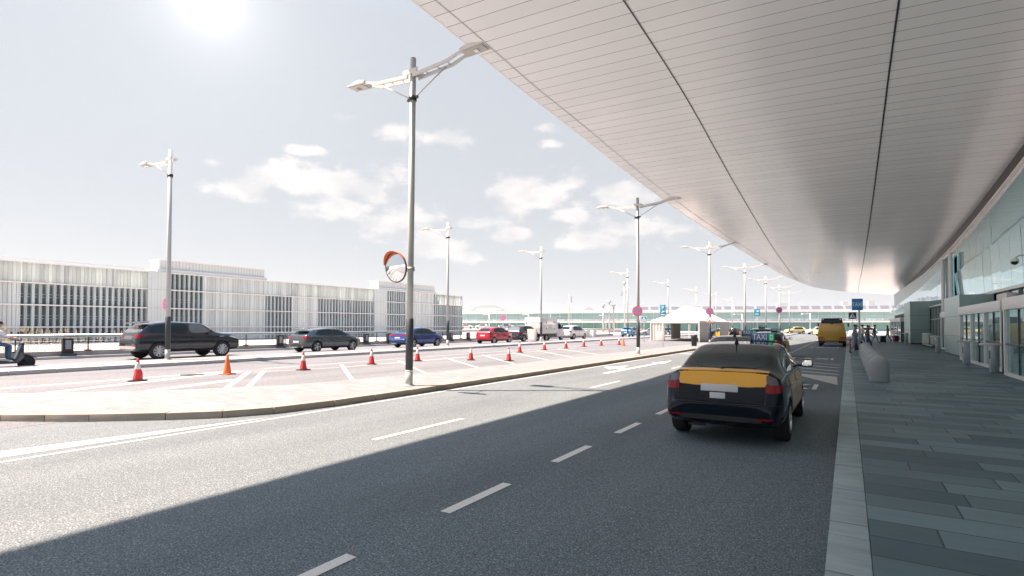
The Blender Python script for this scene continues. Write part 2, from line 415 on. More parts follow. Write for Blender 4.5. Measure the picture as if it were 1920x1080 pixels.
# cumulus: soft blobs in azimuth/elevation, broken up by fractal noise
cv = N.new('ShaderNodeCombineXYZ'); L.new(az, cv.inputs[0]); L.new(el, cv.inputs[1])
ns = N.new('ShaderNodeTexNoise'); ns.inputs['Scale'].default_value = 15; ns.inputs['Detail'].default_value = 9; ns.inputs['Roughness'].default_value = .56
mps = N.new('ShaderNodeMapping'); mps.inputs['Scale'].default_value = (1, 1.7, 1); L.new(cv.outputs[0], mps.inputs[0]); L.new(mps.outputs[0], ns.inputs['Vector'])
blobs = [(-61.6, 15.1, 1.6, .7), (-58.7, 12.9, 4.2, 1.5), (-54.2, 14.0, 6.5, 2.9), (-47.4, 14.3, 5.6, 3.4), (-50.5, 12.0, 7.5, 2.0), (-43.8, 11.4, 6.5, 2.0), (-41.3, 8.9, 6.5, 2.2),
         (-39.6, 19.4, 4.2, 1.5), (-44.6, 19.9, 2.6, 1.0), (-49.2, 20.8, 1.8, .6), (-28.5, 20.6, 2.2, 1.0), (-28.4, 18.9, 2.4, .8), (-35.4, 10.9, 3.6, 1.2), (-53.3, 17.2, 3.0, .7),
         (-29.6, 13.9, 6.2, 3.0), (-25.0, 12.2, 5.0, 2.2), (-20.0, 13.4, 6.0, 1.8), (-24.2, 8.9, 7.5, 1.4), (-19.0, 10.2, 5.5, 1.5), (-36.8, 7.4, 3.4, 1.0), (-32.2, 9.8, 3.4, 1.0), (-14.5, 9.8, 4, 1.1),
         (20, 30, 16, 5), (70, 26, 20, 6), (120, 33, 18, 7), (170, 24, 20, 6), (-140, 30, 16, 6), (-100, 22, 12, 4)]
mask = None
for a, e, sa, se in blobs:
    dx = mt('DIVIDE', mt('SUBTRACT', az, math.radians(a)), math.radians(sa))
    dy = mt('DIVIDE', mt('SUBTRACT', el, math.radians(e)), math.radians(se))
    d = mt('ADD', mt('MULTIPLY', dx, dx), mt('MULTIPLY', dy, dy))
    v = mt('SUBTRACT', 1.0, mt('SQRT', d))
    mask = v if mask is None else mt('MAXIMUM', mask, v)
dens = mt('ADD', mt('MULTIPLY', mask, .95), mt('MULTIPLY', mt('SUBTRACT', ns.outputs['Fac'], .5), 3.0))
mr = N.new('ShaderNodeMapRange'); mr.interpolation_type = 'SMOOTHSTEP'; mr.inputs[1].default_value = .12; mr.inputs[2].default_value = .75
L.new(dens, mr.inputs[0])
ns2 = N.new('ShaderNodeTexNoise'); ns2.inputs['Scale'].default_value = 9; ns2.inputs['Detail'].default_value = 5; L.new(mps.outputs[0], ns2.inputs['Vector'])
cr = ramp(N, [(.40, CLOUD_LO), (.58, CLOUD_HI)]); L.new(ns2.outputs['Fac'], cr.inputs[0])
withc = mixc(mt('MULTIPLY', mr.outputs[0], .92), base, cr.outputs[0])
# brightness around the hazy sun disc high on the left
G = Vector((-1.0065, .532, .615)).normalized()
vd = N.new('ShaderNodeVectorMath'); vd.operation = 'DOT_PRODUCT'; L.new(tc.outputs['Generated'], vd.inputs[0]); vd.inputs[1].default_value = G
dt = mt('MAXIMUM', vd.outputs['Value'], 0.0)
g1 = mt('MULTIPLY', mt('POWER', dt, 3500.0), .6); g2 = mt('MULTIPLY', mt('POWER', dt, 420.0), .085); g3 = mt('MULTIPLY', mt('POWER', dt, 40.0), .030)
gl = N.new('ShaderNodeVectorMath'); gl.operation = 'SCALE'; gl.inputs[0].default_value = (1, .93, .88); L.new(mt('ADD', mt('ADD', g1, g2), g3), gl.inputs['Scale'])
ad = N.new('ShaderNodeVectorMath'); ad.operation = 'ADD'; L.new(withc, ad.inputs[0]); L.new(gl.outputs[0], ad.inputs[1])
L.new(ad.outputs[0], bg.inputs[0]); bg.inputs[1].default_value = BG_STRENGTH
w['label'] = 'sky'
sc.view_settings.view_transform = 'Standard'; sc.view_settings.look = 'None'; sc.view_settings.gamma = 1
sc.view_settings.exposure = EXPO
sc.cycles.max_bounces = 7; sc.cycles.diffuse_bounces = 3; sc.cycles.glossy_bounces = 4; sc.cycles.transmission_bounces = 3
sc.cycles.sample_clamp_indirect = 6

# ------------------------------------------------------------------ setting: ground, roads, medians
def zg(x):
    if x > 0: return .13
    return .2 * min(1, max(0, (-12 - x) / 10.0))
def sheet(name, poly, z, m, kind='structure', slope=False, off=0.0):
    mb = MB()
    mb.face([(x, y, (zg(x) + off) if slope else z) for x, y in poly])
    o = mb.build(name, m); 
    if kind: o['kind'] = kind
    return o
gnd = MB(); gnd.face([(-9000, -3000, -.06), (9000, -3000, -.06), (9000, 12000, -.06), (-9000, 12000, -.06)])
gnd.build('ground', M['ground'])['kind'] = 'structure'
# the road: a swept cross-section that rises gently to the left
mb = MB(); ys = [-30, 0, 30, 60, 110, 300]
xs = [(-12.5, 0.0), (0, 0.0)]
def sweep(mb, prof, ys):
    rows = [[mb.bm.verts.new((x, y, z)) for x, z in prof] for y in ys]
    for a, b in zip(rows, rows[1:]):
        for i in range(len(prof) - 1): mb.bm.faces.new((a[i], a[i + 1], b[i + 1], b[i]))
sweep(mb, xs, ys); mb.build('road', M['asphalt'])['kind'] = 'structure'
mb = MB(); sweep(mb, [(-31.4, .2), (-22, .2), (-12, 0.002), (-11.99, -.05)], ys); mb.build('parking_lane', M['asphalt_park'])['kind'] = 'structure'
# pavement in front of the terminal
mb = MB(); mb.b2((.12, -30, -.05), (14, 120, .13)); mb.build('pavement', M['pave'])['kind'] = 'structure'
mb = MB()
y = -12.0; 
while y < 120:
    ln = 1.05 if y < 50 else 4
    mb.box((-.015, y + ln / 2, .04), (.265, ln - .006, .186)); y += ln
mb.build('kerb', M['kerbtop'], bevel=.012)['kind'] = 'structure'
# front median with rounded nose
front = [(-22, -1.8), (-17.5, .35), (-15, 1.75), (-12.88, 3.23), (-11.6, 4.1), (-10.61, 4.92), (-9.95, 5.6), (-9.55, 6.4), (-9.35, 7.7), (-9.3, 10), (-9.3, 16), (-9.3, 60), (-9.3, 200)]
back = [(-11.7, 200), (-11.7, 60), (-12.0, 22), (-12.2, 13), (-12.9, 9), (-14.2, 6.9), (-16.5, 4.7), (-22, 1.2)]
mb = MB(); inner = []
def offset_line(pts, d):
    r = []
    for i, p in enumerate(pts):
        a = Vector(pts[max(0, i - 1)]); b = Vector(pts[min(len(pts) - 1, i + 1)])
        t = (b - a).normalized(); n = Vector((-t.y, t.x)); r.append((p[0] + n.x * d, p[1] + n.y * d))
    return r
inn = offset_line(front, .25)
mb.prism(inn + back, -.03, .13); o = mb.build('front_median', M['median']); o['kind'] = 'structure'
# kerb stones, laid one by one along the curve
def kerb_run(name, line, width, z0, z1, m, step=1.0, d=1):
    mb = MB(); acc = []
    for a, b in zip(line, line[1:]):
        a = Vector(a); b = Vector(b); n = max(1, round((b - a).length / step))
        for k in range(n): acc.append(a.lerp(b, k / n))
    acc.append(Vector(line[-1]))
    offs = offset_line([tuple(p) for p in acc], width * d)
    for i in range(len(acc) - 1):
        g = .006
        a0 = acc[i].lerp(acc[i + 1], g); a1 = acc[i].lerp(acc[i + 1], 1 - g)
        b0 = Vector(offs[i]).lerp(Vector(offs[i + 1]), g); b1 = Vector(offs[i]).lerp(Vector(offs[i + 1]), 1 - g)
        j = rnd.uniform(-.003, .003)
        mb.prism([tuple(a0), tuple(a1), tuple(b1), tuple(b0)], z0, z1 + j)
    o = mb.build(name, m, bevel=.01); o['kind'] = 'structure'; return o
kerb_run('kerb', [p for p in front if p[1] < 60] + [(-9.3, 60)], .245, -.03, .136, M['kerb'])
kerb_run('kerb', [(-9.3, 60.0), (-9.3, 120)], .245, -.03, .136, M['kerb'], 3)
# rear median (lamps of the far row stand on it)
mb = MB(); mb.prism([(-22.25, -10), (-22.25, 130), (-24.75, 130), (-24.75, -10)], .15, .33); mb.build('rear_median', M['median'])['kind'] = 'structure'
kerb_run('kerb', [(-22.0, -10.0), (-22.0, 60)], .245, .1, .336, M['kerb_pale'], 1.2)
kerb_run('kerb', [(-22.0, 60.0), (-22.0, 130)], .245, .1, .336, M['kerb_pale'], 5)
# edge of the approach deck behind the railing
mb = MB(); mb.b2((-31.5, -10, .05), (-30.9, 130, .32)); mb.build('kerb', M['kerb_pale'], bevel=.01)['kind'] = 'structure'

# ------------------------------------------------------------------ road markings (sheets 4-6 mm above the asphalt)
marks = MB(); marksw = MB()
def mline(mb, a, b, wd, z=None):
    a = Vector(a); b = Vector(b); t = (b - a).normalized(); n = Vector((-t.y, t.x)) * wd / 2
    mb.face([(p.x, p.y, zg(p.x) + .005) for p in (a - n, b - n, b + n, a + n)])
y = 3.87 - 2.165 * 4
while y < 28:   # short dashes of the taxi lane
    mline(marks, (-3.17, y), (-3.17, y + 1.07), .115); y += 2.165
while y < 95: mline(marks, (-3.17, y), (-3.17, y + 1.2), .11); y += 2.4
for y0 in (-2.3, 5.75, 13.8, 21.9, 30, 38, 46, 54, 62, 70): mline(marksw, (-6.1, y0), (-6.1, y0 + 2.2), .11)
mline(marks, (-9.08, 2.0), (-9.08, 90), .06)
marks.face([(-9.95, 2.0, .005), (-9.42, 2.0, .005), (-9.27, 6.1, .005)])
marks.face([(-10.4, -1.5, .005), (-9.75, -4, .005), (-9.44, 1.98, .005), (-9.93, 1.98, .005)])
def poly(mb, pts): mb.face([(x, y, zg(x) + .005) for x, y in pts])
# combined arrow on the second lane
poly(marks, [(-7.66, 18.4), (-7.46, 18.4), (-7.42, 24.6), (-7.6, 24.6)]); poly(marks, [(-7.82, 24.6), (-7.2, 24.6), (-7.5, 27.0)])
poly(marks, [(-7.66, 20.2), (-7.67, 20.9), (-8.1, 21.6), (-8.1, 20.9)]); poly(marks, [(-8.1, 20.2), (-8.1, 22.4), (-8.75, 21.2)])
for Y in (22.3, 24.0, 25.9, 27.8): mline(marks, (-2.9, Y + 2.1), (-.32, Y), .17)
mline(marks, (-3.1, 34.2), (-9.0, 34.2), .3)
poly(marksw, [(-1.9, 22.3), (-.34, 21.3), (-.28, 18.3)])
for a, b, wd in [((-18.3, 2.0), (-18.5, 10.8), .18), ((-16.2, 3.6), (-18.3, 10.9), .3), ((-15.0, 5.9), (-15.95, 9.3), .3), ((-13.6, 7.6), (-17.95, 11.05), .16), ((-13.5, 8.2), (-17.85, 11.55), .16),
                 ((-17.95, 15.1), (-13.0, 11.4), .14), ((-17.6, 11.0), (-17.0, 14.2), .07), ((-17.7, 18.2), (-12.8, 14.6), .12), ((-17.6, 21.4), (-12.8, 17.8), .12), ((-17.5, 24.6), (-12.4, 20.2), .12),
                 ((-17.3, 27.6), (-12.6, 23.6), .12), ((-17.7, 31.2), (-12.6, 26.4), .12), ((-17.8, 34.4), (-12.6, 29.9), .12), ((-17.0, 14.3), (-17.1, 36), .09), ((-18.6, 12), (-18.6, 60), .08)]:
    mline(marksw, a, b, wd)
o = marks.build('road_markings', M['paint']); o['kind'] = 'structure'
o = marksw.build('road_markings_worn', M['paintworn']); o['kind'] = 'structure'; o.name = 'road_markings'

def text_mesh(s, size, depth=0.0):
    cu = bpy.data.curves.new('lettering', 'FONT'); cu.body = s; cu.size = size; cu.extrude = depth; cu.align_x = 'CENTER'; cu.align_y = 'CENTER'; cu.resolution_u = 3; cu.offset = size * .012
    ob = bpy.data.objects.new('lettering', cu); COL.objects.link(ob)
    dg = bpy.context.evaluated_depsgraph_get(); me = bpy.data.meshes.new_from_object(ob.evaluated_get(dg))
    bpy.data.objects.remove(ob); bpy.data.curves.remove(cu); me.name = 'lettering'; me.materials.clear()
    return me
for X, Y in ((-1.78, 17.35), (-1.7, 32.6), (-1.7, 50.0)):
    me = text_mesh('TAXI', 1.0); me.transform(Matrix.Diagonal((.98, 2.1, 1, 1))); me.materials.append(M['paint'])
    o = link_mesh('road_lettering', me); o.location = (X, Y, .006); o['kind'] = 'structure'

# hills far away
def hill(pts, D, name, dep):
    # pts: (azimuth deg, height)
    mb = MB(); a = []; b = []; c = []
    for azd, h in pts:
        t = math.radians(azd); a.append(mb.bm.verts.new((math.sin(t) * (D - dep), math.cos(t) * (D - dep), -2)))
        b.append(mb.bm.verts.new((math.sin(t) * D, math.cos(t) * D, h))); c.append(mb.bm.verts.new((math.sin(t) * (D + dep), math.cos(t) * (D + dep), -2)))
    for i in range(len(pts) - 1):
        mb.bm.faces.new((a[i], a[i + 1], b[i + 1], b[i])); mb.bm.faces.new((b[i], b[i + 1], c[i + 1], c[i]))
    o = mb.build(name, M['hill'], smooth=True, angle=60); o['kind'] = 'structure'
def hill_profile(a0, a1, peaks, n=60):
    r = []
    for i in range(n + 1):
        a = a0 + (a1 - a0) * i / n
        h = sum(hh * math.exp(-((a - c) / s) ** 2) for c, s, hh in peaks) + 5 * math.sin(a * 3.1) + 3 * math.sin(a * 7.7)
        r.append((a, max(3, h)))
    return r
hill(hill_profile(-75, 40, [(-36.0, 2.6, 150), (-33.5, 2.0, 90), (-26.0, 1.6, 120), (-23.8, 1.1, 130), (-20, 2.5, 60), (-60, 9, 60), (0, 20, 40), (-30, 8, 40)], 160), 5200, 'hills', 900)
# ------------------------------------------------------------------ terminal canopy on the right
def interp(T, y):
    if y <= T[0][0]: return T[0][1]
    for (a, b), (c, d) in zip(T, T[1:]):
        if y <= c:
            t = (y - a) / (c - a); return b + (d - b) * t
    return T[-1][1]
def smoothT(T, y, r=3.0): return sum(interp(T, y + k * r / 3) for k in (-3, -2, -1, 0, 1, 2, 3)) / 7
HT = [(-20, 12.2), (16, 12.2), (24, 11.95), (33, 11.0), (41, 10.3), (50, 9.6), (60, 9.0), (73, 8.5), (96, 8.0), (116, 7.2), (130, 7.2)]
XT = [(-30, -11.6), (13, -11.7), (20, -11.98), (26, -11.75), (33, -11.2), (41, -10.5), (58, -8.6), (81, -6.7), (96, -4.9), (103, -2.2), (110, 2.0), (116, 7.4)]
def ch(y): return smoothT(HT, y)
def cx(y): return smoothT(XT, y, 1.5)
XI = 7.5
canopy = tag(empty('terminal_canopy', (0, 40, 12)), 'vast white panelled canopy curving over the road along the terminal front', 'canopy')
def cpart(name, mb, m, **k):
    o = mb.build(name, m, None, **k); o.parent = canopy; o.matrix_parent_inverse = Matrix.Translation((0, -40, -12)); return o
mb = MB(); rows = []
YS = [-9 + 2.0 * i for i in range(74)]; YS = [y for y in YS if y <= 116]
for y in YS:
    xe = min(cx(y), XI - .05)
    rows.append([mb.bm.verts.new((xe + (XI - xe) * k / 8, y, ch(y) + (.10 * math.sin(PI * k / 8)))) for k in range(9)])
for a, b in zip(rows, rows[1:]):
    for k in range(8): mb.bm.faces.new((a[k], b[k], b[k + 1], a[k + 1]))
cpart('soffit', mb, M['soffit'], smooth=True, angle=80)
# edge strip, upper skin
mb = MB(); rows = []
for y in YS:
    xe = min(cx(y), XI - .05); h = ch(y); fx = min(xe + 3, XI)
    rows.append([mb.bm.verts.new(p) for p in ((xe, y, h - .004), (xe - .10, y, h + .03), (xe - .10, y, h + .12), (fx, y, h + .8), (XI + 8, y, h + 1.3))])
for a, b in zip(rows, rows[1:]):
    for k in range(4): mb.bm.faces.new((a[k], a[k + 1], b[k + 1], b[k]))
cpart('roof_skin', mb, M['whitemat'], smooth=True)
def strip(xf, wd, zoff, name, m, y0=-9, y1=116, step=2.0):
    mb = MB(); prev = None; y = y0
    while y <= y1:
        x = xf(y); xe = min(cx(y), XI - .05); k = (x - xe) / (XI - xe) if XI - xe > .2 else 0
        if x > xe - .01 and x < XI:
            z = ch(y) + .10 * math.sin(PI * max(0, min(1, k))) - zoff
            cur = [mb.bm.verts.new((x - wd / 2, y, z)), mb.bm.verts.new((x + wd / 2, y, z))]
            if prev: mb.bm.faces.new((prev[0], cur[0], cur[1], prev[1]))
            prev = cur
        y += step
    return cpart(name, mb, m)
strip(lambda y: cx(y) + .62, .035, .012, 'long_seam', M['steel'])
strip(lambda y: -6.0, .05, .02, 'long_seam', M['dark'], y1=100)
strip(lambda y: 1.5, .06, .02, 'long_seam', M['dark'])
# dark gutter and fascia that drops to the glass
mb = MB(); rows = []
for y in YS:
    h = ch(y)
    rows.append([mb.bm.verts.new(p) for p in ((XI - .03, y, h - .02), (XI + .02, y, h - .52), (XI + .5, y, h - .52), (XI + .5, y, h + .3))])
for a, b in zip(rows, rows[1:]):
    for k in range(3): mb.bm.faces.new((a[k], a[k + 1], b[k + 1], b[k]))
cpart('gutter', mb, M['black'])
def swp(name, f, m, par=None, smooth=False):
    mb = MB(); rows = []
    for y in YS:
        rows.append([mb.bm.verts.new(p) for p in f(y)])
    for a, b in zip(rows, rows[1:]):
        for k in range(len(a) - 1): mb.bm.faces.new((a[k], a[k + 1], b[k + 1], b[k]))
    return cpart(name, mb, m, smooth=smooth)
swp('gutter_lip', lambda y: [(XI + .03, y, ch(y) - .53), (XI + .03, y, ch(y) - .65), (XI + .2, y, ch(y) - .65)], M['white'])
swp('fascia', lambda y: [(XI + .2, y, ch(y) - .6), (XI + .15, y, ch(y) - .95), (XI - .5, y, ch(y) - 2.2), (6.45, y, ch(y) - 3.05)], M['soffit'])
swp('fascia_lip', lambda y: [(6.46, y, ch(y) - 2.98), (6.3, y, ch(y) - 3.02), (6.3, y, ch(y) - 3.16), (6.5, y, ch(y) - 3.16)], M['white'])

# ------------------------------------------------------------------ terminal building
term = tag(empty('terminal_building', (6.2, 40, .13)), 'glass fronted terminal building with white framed entrances under the canopy', 'building')
TI = Matrix.Translation((-6.2, -40, -.13))
def tpart(name, mb, m, par=None, **k):
    o = mb.build(name, m, None, **k); o.parent = par or term
    o.matrix_parent_inverse = TI if par is None else Matrix.Identity(4)
    return o
# reflecting upper glazing: every pane sits at its own slight tilt
mb = MB(); y = -8.0; PW = 1.9
while y < 104:
    y2 = min(y + PW, 104)
    zt0, zt1 = ch(y) - 3.1, ch(y2) - 3.1
    mid = 3.5 + (min(zt0, zt1) - 3.5) * .55
    for (za0, za1), (zb0, zb1) in (((3.5, 3.5), (mid, mid)), ((mid + .02, mid + .02), (zt0, zt1))):
        if zb0 - za0 < .2: continue
        t = rnd.uniform(-.004, .004); u = rnd.uniform(-.006, .006)
        g = .012
        if za0 < 3.6: u -= .085
        mb.face([(6.2 + t, y + g, za0), (6.2 - t, y2 - g, za1), (6.2 - t + u, y2 - g, zb1), (6.2 + t + u, y + g, zb0)])
    y = y2
tpart('upper_glazing', mb, M['fglass'])
mb = MB(); mb.b2((6.26, -8, 3.4), (6.5, 104, 6.8)); tpart('glazing_backing', mb, M['greenpanel'])
mb = MB(); mb.b2((6.12, -8, 3.36), (6.27, 104, 3.5)); tpart('transom', mb, M['white'])
mb = MB(); mb.b2((6.3, -8, .13), (6.45, 104, 3.34)); tpart('lower_glazing', mb, M['darkglass'])
mb = MB(); y = -7.
while y < 104: mb.b2((6.22, y, .13), (6.3, y + .07, 3.34)); y += 1.9
mb.b2((6.2, -8, .13), (6.3, 104, .25)); mb.b2((6.2, -8, 2.3), (6.29, 104, 2.38)); tpart('mullion', mb, M['steel'])
mb = MB(); mb.b2((6.5, -8, .13), (20, 104, 7.0)); tpart('wall', mb, M['greenpanel'])
# cladding blocks
def block(x0, y0, x1, y1, z1, seams):
    mb = MB(); mb.b2((x0, y0, .13), (x1, y1, z1)); b = tpart('cladding_block', mb, M['greenpanel'])
    mb = MB()
    for s in seams: mb.b2((x0 - .004, y0 - .004, s), (x1 + .004, y1 + .004, s + .02))
    mb.b2((x0 - .01, y0 - .01, .13), (x1 + .01, y1 + .01, .22))
    tpart('panel_joint', mb, M['dark'], b)
block(4.75, 60, 6.19, 66, 3.98, (1.4, 2.7)); block(4.85, 35.4, 6.19, 40.5, 3.35, (1.2, 2.25))
# entrance vestibules
def vestibule(x0, y0, y1, zt=2.62, doors=2):
    mb = MB(); mb.b2((x0, y0, zt - .36), (6.19, y1, zt)); mb.b2((x0 + .04, y0 + .04, zt), (6.19, y1 - .04, zt + .03))
    v = tpart('entrance_vestibule', mb, M['white'], bevel=.01)
    mb = MB()
    n = 3
    ys_ = [y0 + .08 + (y1 - y0 - .16) * k / n for k in range(n + 1)]
    for q in ys_: mb.b2((x0 + .02, q - .07, .13), (x0 + .16, q + .07, zt - .36))
    mb.b2((6.0, y0 + .01, .13), (6.14, y0 + .12, zt - .36))
    mb.b2((x0 + .03, y0 + .1, .13), (x0 + .13, y1 - .1, .24))
    tpart('post', mb, M['white'], v)
    mb = MB()
    for a, b in zip(ys_, ys_[1:]):
        t = rnd.uniform(-.006, .006)
        mb.face([(x0 + .09 + t, a + .07, .25), (x0 + .09 - t, b - .07, .25), (x0 + .09 - t, b - .07, zt - .37), (x0 + .09 + t, a + .07, zt - .37)])
    mb.face([(x0 + .16, y0 + .1, .2), (6.1, y0 + .1, .2), (6.1, y0 + .1, zt - .37), (x0 + .16, y0 + .1, zt - .37)])
    tpart('glass_door', mb, M['doorglass'], v)
    mb = MB()
    for a, b in zip(ys_, ys_[1:]):
        m_ = (a + b) / 2
        mb.b2((x0 + .06, m_ - .03, .24), (x0 + .12, m_ + .03, zt - .37)); mb.b2((x0 + .055, a + .07, 1.12), (x0 + .115, b - .07, 1.17))
    mb.b2((x0 + .05, y0 + .0, .13), (x0 + .14, y0 + .09, zt - .37))
    tpart('door_frame', mb, M['dark'], v)
    return v
vestibule(4.5, 24.9, 33.2); vestibule(4.28, 14.0, 23.4); vestibule(4.55, 68, 84, 2.6); vestibule(5.6, 44, 49, 2.7)
mb = MB(); mb.b2((4.5, 22.95, .13), (4.72, 23.35, 2.26)); tpart('dark_pillar', mb, M['dark'])
# notice boards over the doors
for (yy, zz) in ((31.5, 2.75), (23.0, 2.85), (70, 2.9), (74, 2.9)):
    mb = MB(); mb.b2((5.75, yy - .9, zz), (6.08, yy + .9, zz + .42)); tpart('overdoor_panel', mb, M['lampwhite'], bevel=.01)
# tall paired columns with a mirror strip
mb = MB()
for yy in (46.2, 49.6): mb.tube([(5.9, yy, .13), (5.9, yy, 6.7)], .12, 14)
mb.box((5.9, 47.9, 6.6), (.1, 3.4, .12)); tpart('column', mb, M['column'])
mb = MB(); mb.b2((6.02, 46.4, .13), (6.12, 49.4, 6.6)); tpart('mirror_panel', mb, M['fglass'])
mb = MB(); mb.b2((5.98, 47.7, .13), (6.02, 48.0, 6.6)); tpart('dark_joint', mb, M['dark'])

# dome cameras on brackets
def dome_camera(x, y, z, lab):
    t = tag(empty('dome_camera', (x, y, z)), lab, 'camera', 'dome cameras on the terminal front')
    m_ = MB(); m_.tube([(1.0, 0, .22), (.12, 0, .22), (0, 0, .12)], .022, 8); m_.b2((.95, -.08, .1), (1.02, .08, .34)); m_.build('bracket', M['steel'], t)
    m_ = MB(); m_.lathe([(.02, .13), (.09, .12), (.12, .05), (.125, 0)], n=18); m_.build('housing', M['white'], t)
    m_ = MB(); m_.lathe([(.115, 0.0), (.105, -.06), (.07, -.10), (.01, -.125)], n=18); m_.build('dome', M['carglass'], t)
dome_camera(5.25, 26.6, 4.12, 'white dome camera on a bracket above the wide glass entrance')
dome_camera(5.3, 20.6, 4.45, 'dome camera nearer the viewer on the reflecting glass wall')
t = tag(empty('wall_speaker', (6.1, 23.9, 4.35)), 'small black and white speaker fixed to the reflecting glass', 'speaker')
m_ = MB(); m_.box((-.12, 0, 0), (.22, .2, .28)); m_.build('casing', M['white'], t, bevel=.02)
m_ = MB(); m_.box((-.14, -.11, 0), (.16, .02, .24)); m_.build('grille', M['black'], t)

# grey ticket pedestals by the doors
def pedestal(x, y, lab):
    t = tag(empty('access_pedestal', (x, y, .13)), lab, 'pedestal', 'grey pedestals in front of the entrance')
    m_ = MB(); m_.box((0, 0, .48), (.22, .34, .92)); m_.build('body', M['greyped'], t, bevel=.02)
    m_ = MB(); m_.box((-.1, 0, .97), (.50, .42, .07)); m_.build('shelf', M['lampwhite'], t, bevel=.01)
    m_ = MB(); m_.box((-.115, -.02, .62), (.012, .16, .28)); m_.build('display', M['dark'], t)
pedestal(4.15, 28.9, 'grey steel pedestal with pale shelf by the far end of the wide glass entrance')
pedestal(4.2, 24.2, 'grey steel pedestal with pale shelf against the dark pillar of the near entrance')
pedestal(4.35, 58.5, 'small grey pedestal beside the tall green cladding block')
pedestal(4.6, 41.2, 'grey pedestal beside the tall white paired columns')

# ------------------------------------------------------------------ car park building on the left
gar = tag(empty('parking_garage', (-70, 50, 0)), 'long pale multi-storey car park clad in vertical channel glass', 'building')
GI = Matrix.Translation((70, -50, 0))
def gpart(name, mb, m, par=None, **k):
    o = mb.build(name, m, None, **k); o.parent = par or gar; o.matrix_parent_inverse = GI if par is None else Matrix.Identity(4); return o
Y0, Y1 = -8.0, 91.3; ZB = .0
mb = MB(); mb.b2((-100, Y0, ZB), (-70.6, Y1, 6.15)); gpart('wall', mb, M['garage_dark'])
for a_, b_ in ((30.2, 49.6), (65.7, 82.0)):
    mb = MB(); mb.b2((-99, a_, 6.21), (-70.62, b_, 8.18)); gpart('wall', mb, M['garage_dark'])
def fins(name, y0, y1, z0, z1, wd, gap, m, depth=.3, jit=.0):
    mb = MB(); y = y0 + gap / 2
    while y + wd <= y1 + .01:
        a = rnd.uniform(-jit, jit); dd = rnd.uniform(.0, .04)
        mb.b2((-70.0 - depth, y, z0), (-70.0 + dd, y + wd, z1)); y += wd + gap
    return gpart(name, mb, m)
LV = [(0.0, 1.6), (1.7, 3.85), (3.97, 6.08)]; TOP = (6.2, 8.15)
# (y0, y1, kind per storey bottom..top): s solid channel glass, o open fins
zones = [(Y0, 17.2, 'ooos'), (17.2, 19.0, 'ssss'), (19.0, 30.2, 'ooos'), (30.2, 33.0, 'ssss'), (33.0, 36.9, 'oooo'), (36.9, 45.4, 'ssss'), (45.4, 49.6, 'ooos'), (49.6, 54.4, 'ssss'), (54.4, 65.7, 'ooos'),
         (65.7, 69.3, 'ssss'), (69.3, 73.6, 'oooo'), (73.6, 82.0, 'ssss'), (82.0, Y1, 'oooo')]
for (a, b, kk) in zones:
    for i, k in enumerate(kk):
        z0, z1 = (LV + [TOP])[i]
        if k == 's': fins('channel_glass_panel', a, b, z0, z1, .31, .03, M['garage_trans'] if i == 3 and not (30 < a < 49 or 65.6 < a < 81) else M['garage_panel'])
        else: fins('open_fins', a, b, z0, z1, .24, .34, M['garage_fin'], .35)
for z in (1.6, 3.85, 6.08, 8.15):
    mb = MB(); mb.b2((-70.4, Y0 - .2, z), (-69.72, Y1 + .2, z + .12)); gpart('ledge', mb, M['ledge'])
mb = MB(); mb.b2((-69.98, Y0 - .3, 0), (-69.7, Y0 + .4, 8.3)); gpart('pier', mb, M['garage_light'])
for a, b in ((30.2, 45.5), (65.7, 82.5)):
    mb = MB(); mb.b2((-72.5, a + 1.1, 8.3), (-69.9, b, 8.65)); mb.b2((-72.3, a + 1.4, 8.65), (-70.2, b - .2, 9.75)); r = gpart('rooftop_block', mb, M['garage_light'])
    mb = MB(); mb.b2((-72.5, a + 1.3, 9.75), (-70.05, b - .1, 9.85)); gpart('coping', mb, M['ledge'], r)
    mb = MB(); yy = a + 1.7
    while yy < b - .4: mb.b2((-70.2, yy, 8.7), (-70.17, yy + .03, 9.7)); yy += .4
    gpart('panel_joint', mb, M['steel'], r)
    mb = MB(); mb.b2((-75, a, 0), (-69.6, a + 2.4, 8.3)); sb_ = gpart('stair_bay', mb, M['garage_light'])
    mb = MB()
    for q in range(1, 7): mb.b2((-69.602, a + q * .34, .1), (-69.585, a + q * .34 + .03, 8.2))
    for z_ in (1.62, 3.88, 6.1): mb.b2((-69.604, a - .01, z_), (-69.57, a + 2.41, z_ + .06))
    gpart('panel_joint', mb, M['garage_fin'], sb_)
mb = MB()
for yy in (22.0, 26.3): mb.b2((-70.6, yy, 6.2), (-69.95, yy + .35, 8.2))
gpart('parapet_post', mb, M['garage_light'])
mb = MB(); mb.b2((-100, Y0, 6.16), (-70.5, Y1, 6.2)); gpart('roof_deck', mb, M['whitemat'])
for z_ in (2.5, 2.8, 4.7, 5.0):
    mb = MB(); mb.b2((-70.55, Y0, z_), (-70.45, Y1, z_ + .06)); gpart('inner_rail', mb, M['ledge'])
mb = MB(); mb.tube([(-70.2, Y0, 8.55), (-70.2, 30, 8.55)], .03, 6); yy = Y0 + 1.0
while yy < 30: mb.tube([(-70.2, yy, 8.25), (-70.2, yy, 8.56)], .02, 5); yy += 2.4
gpart('roof_rail', mb, M['steel'])

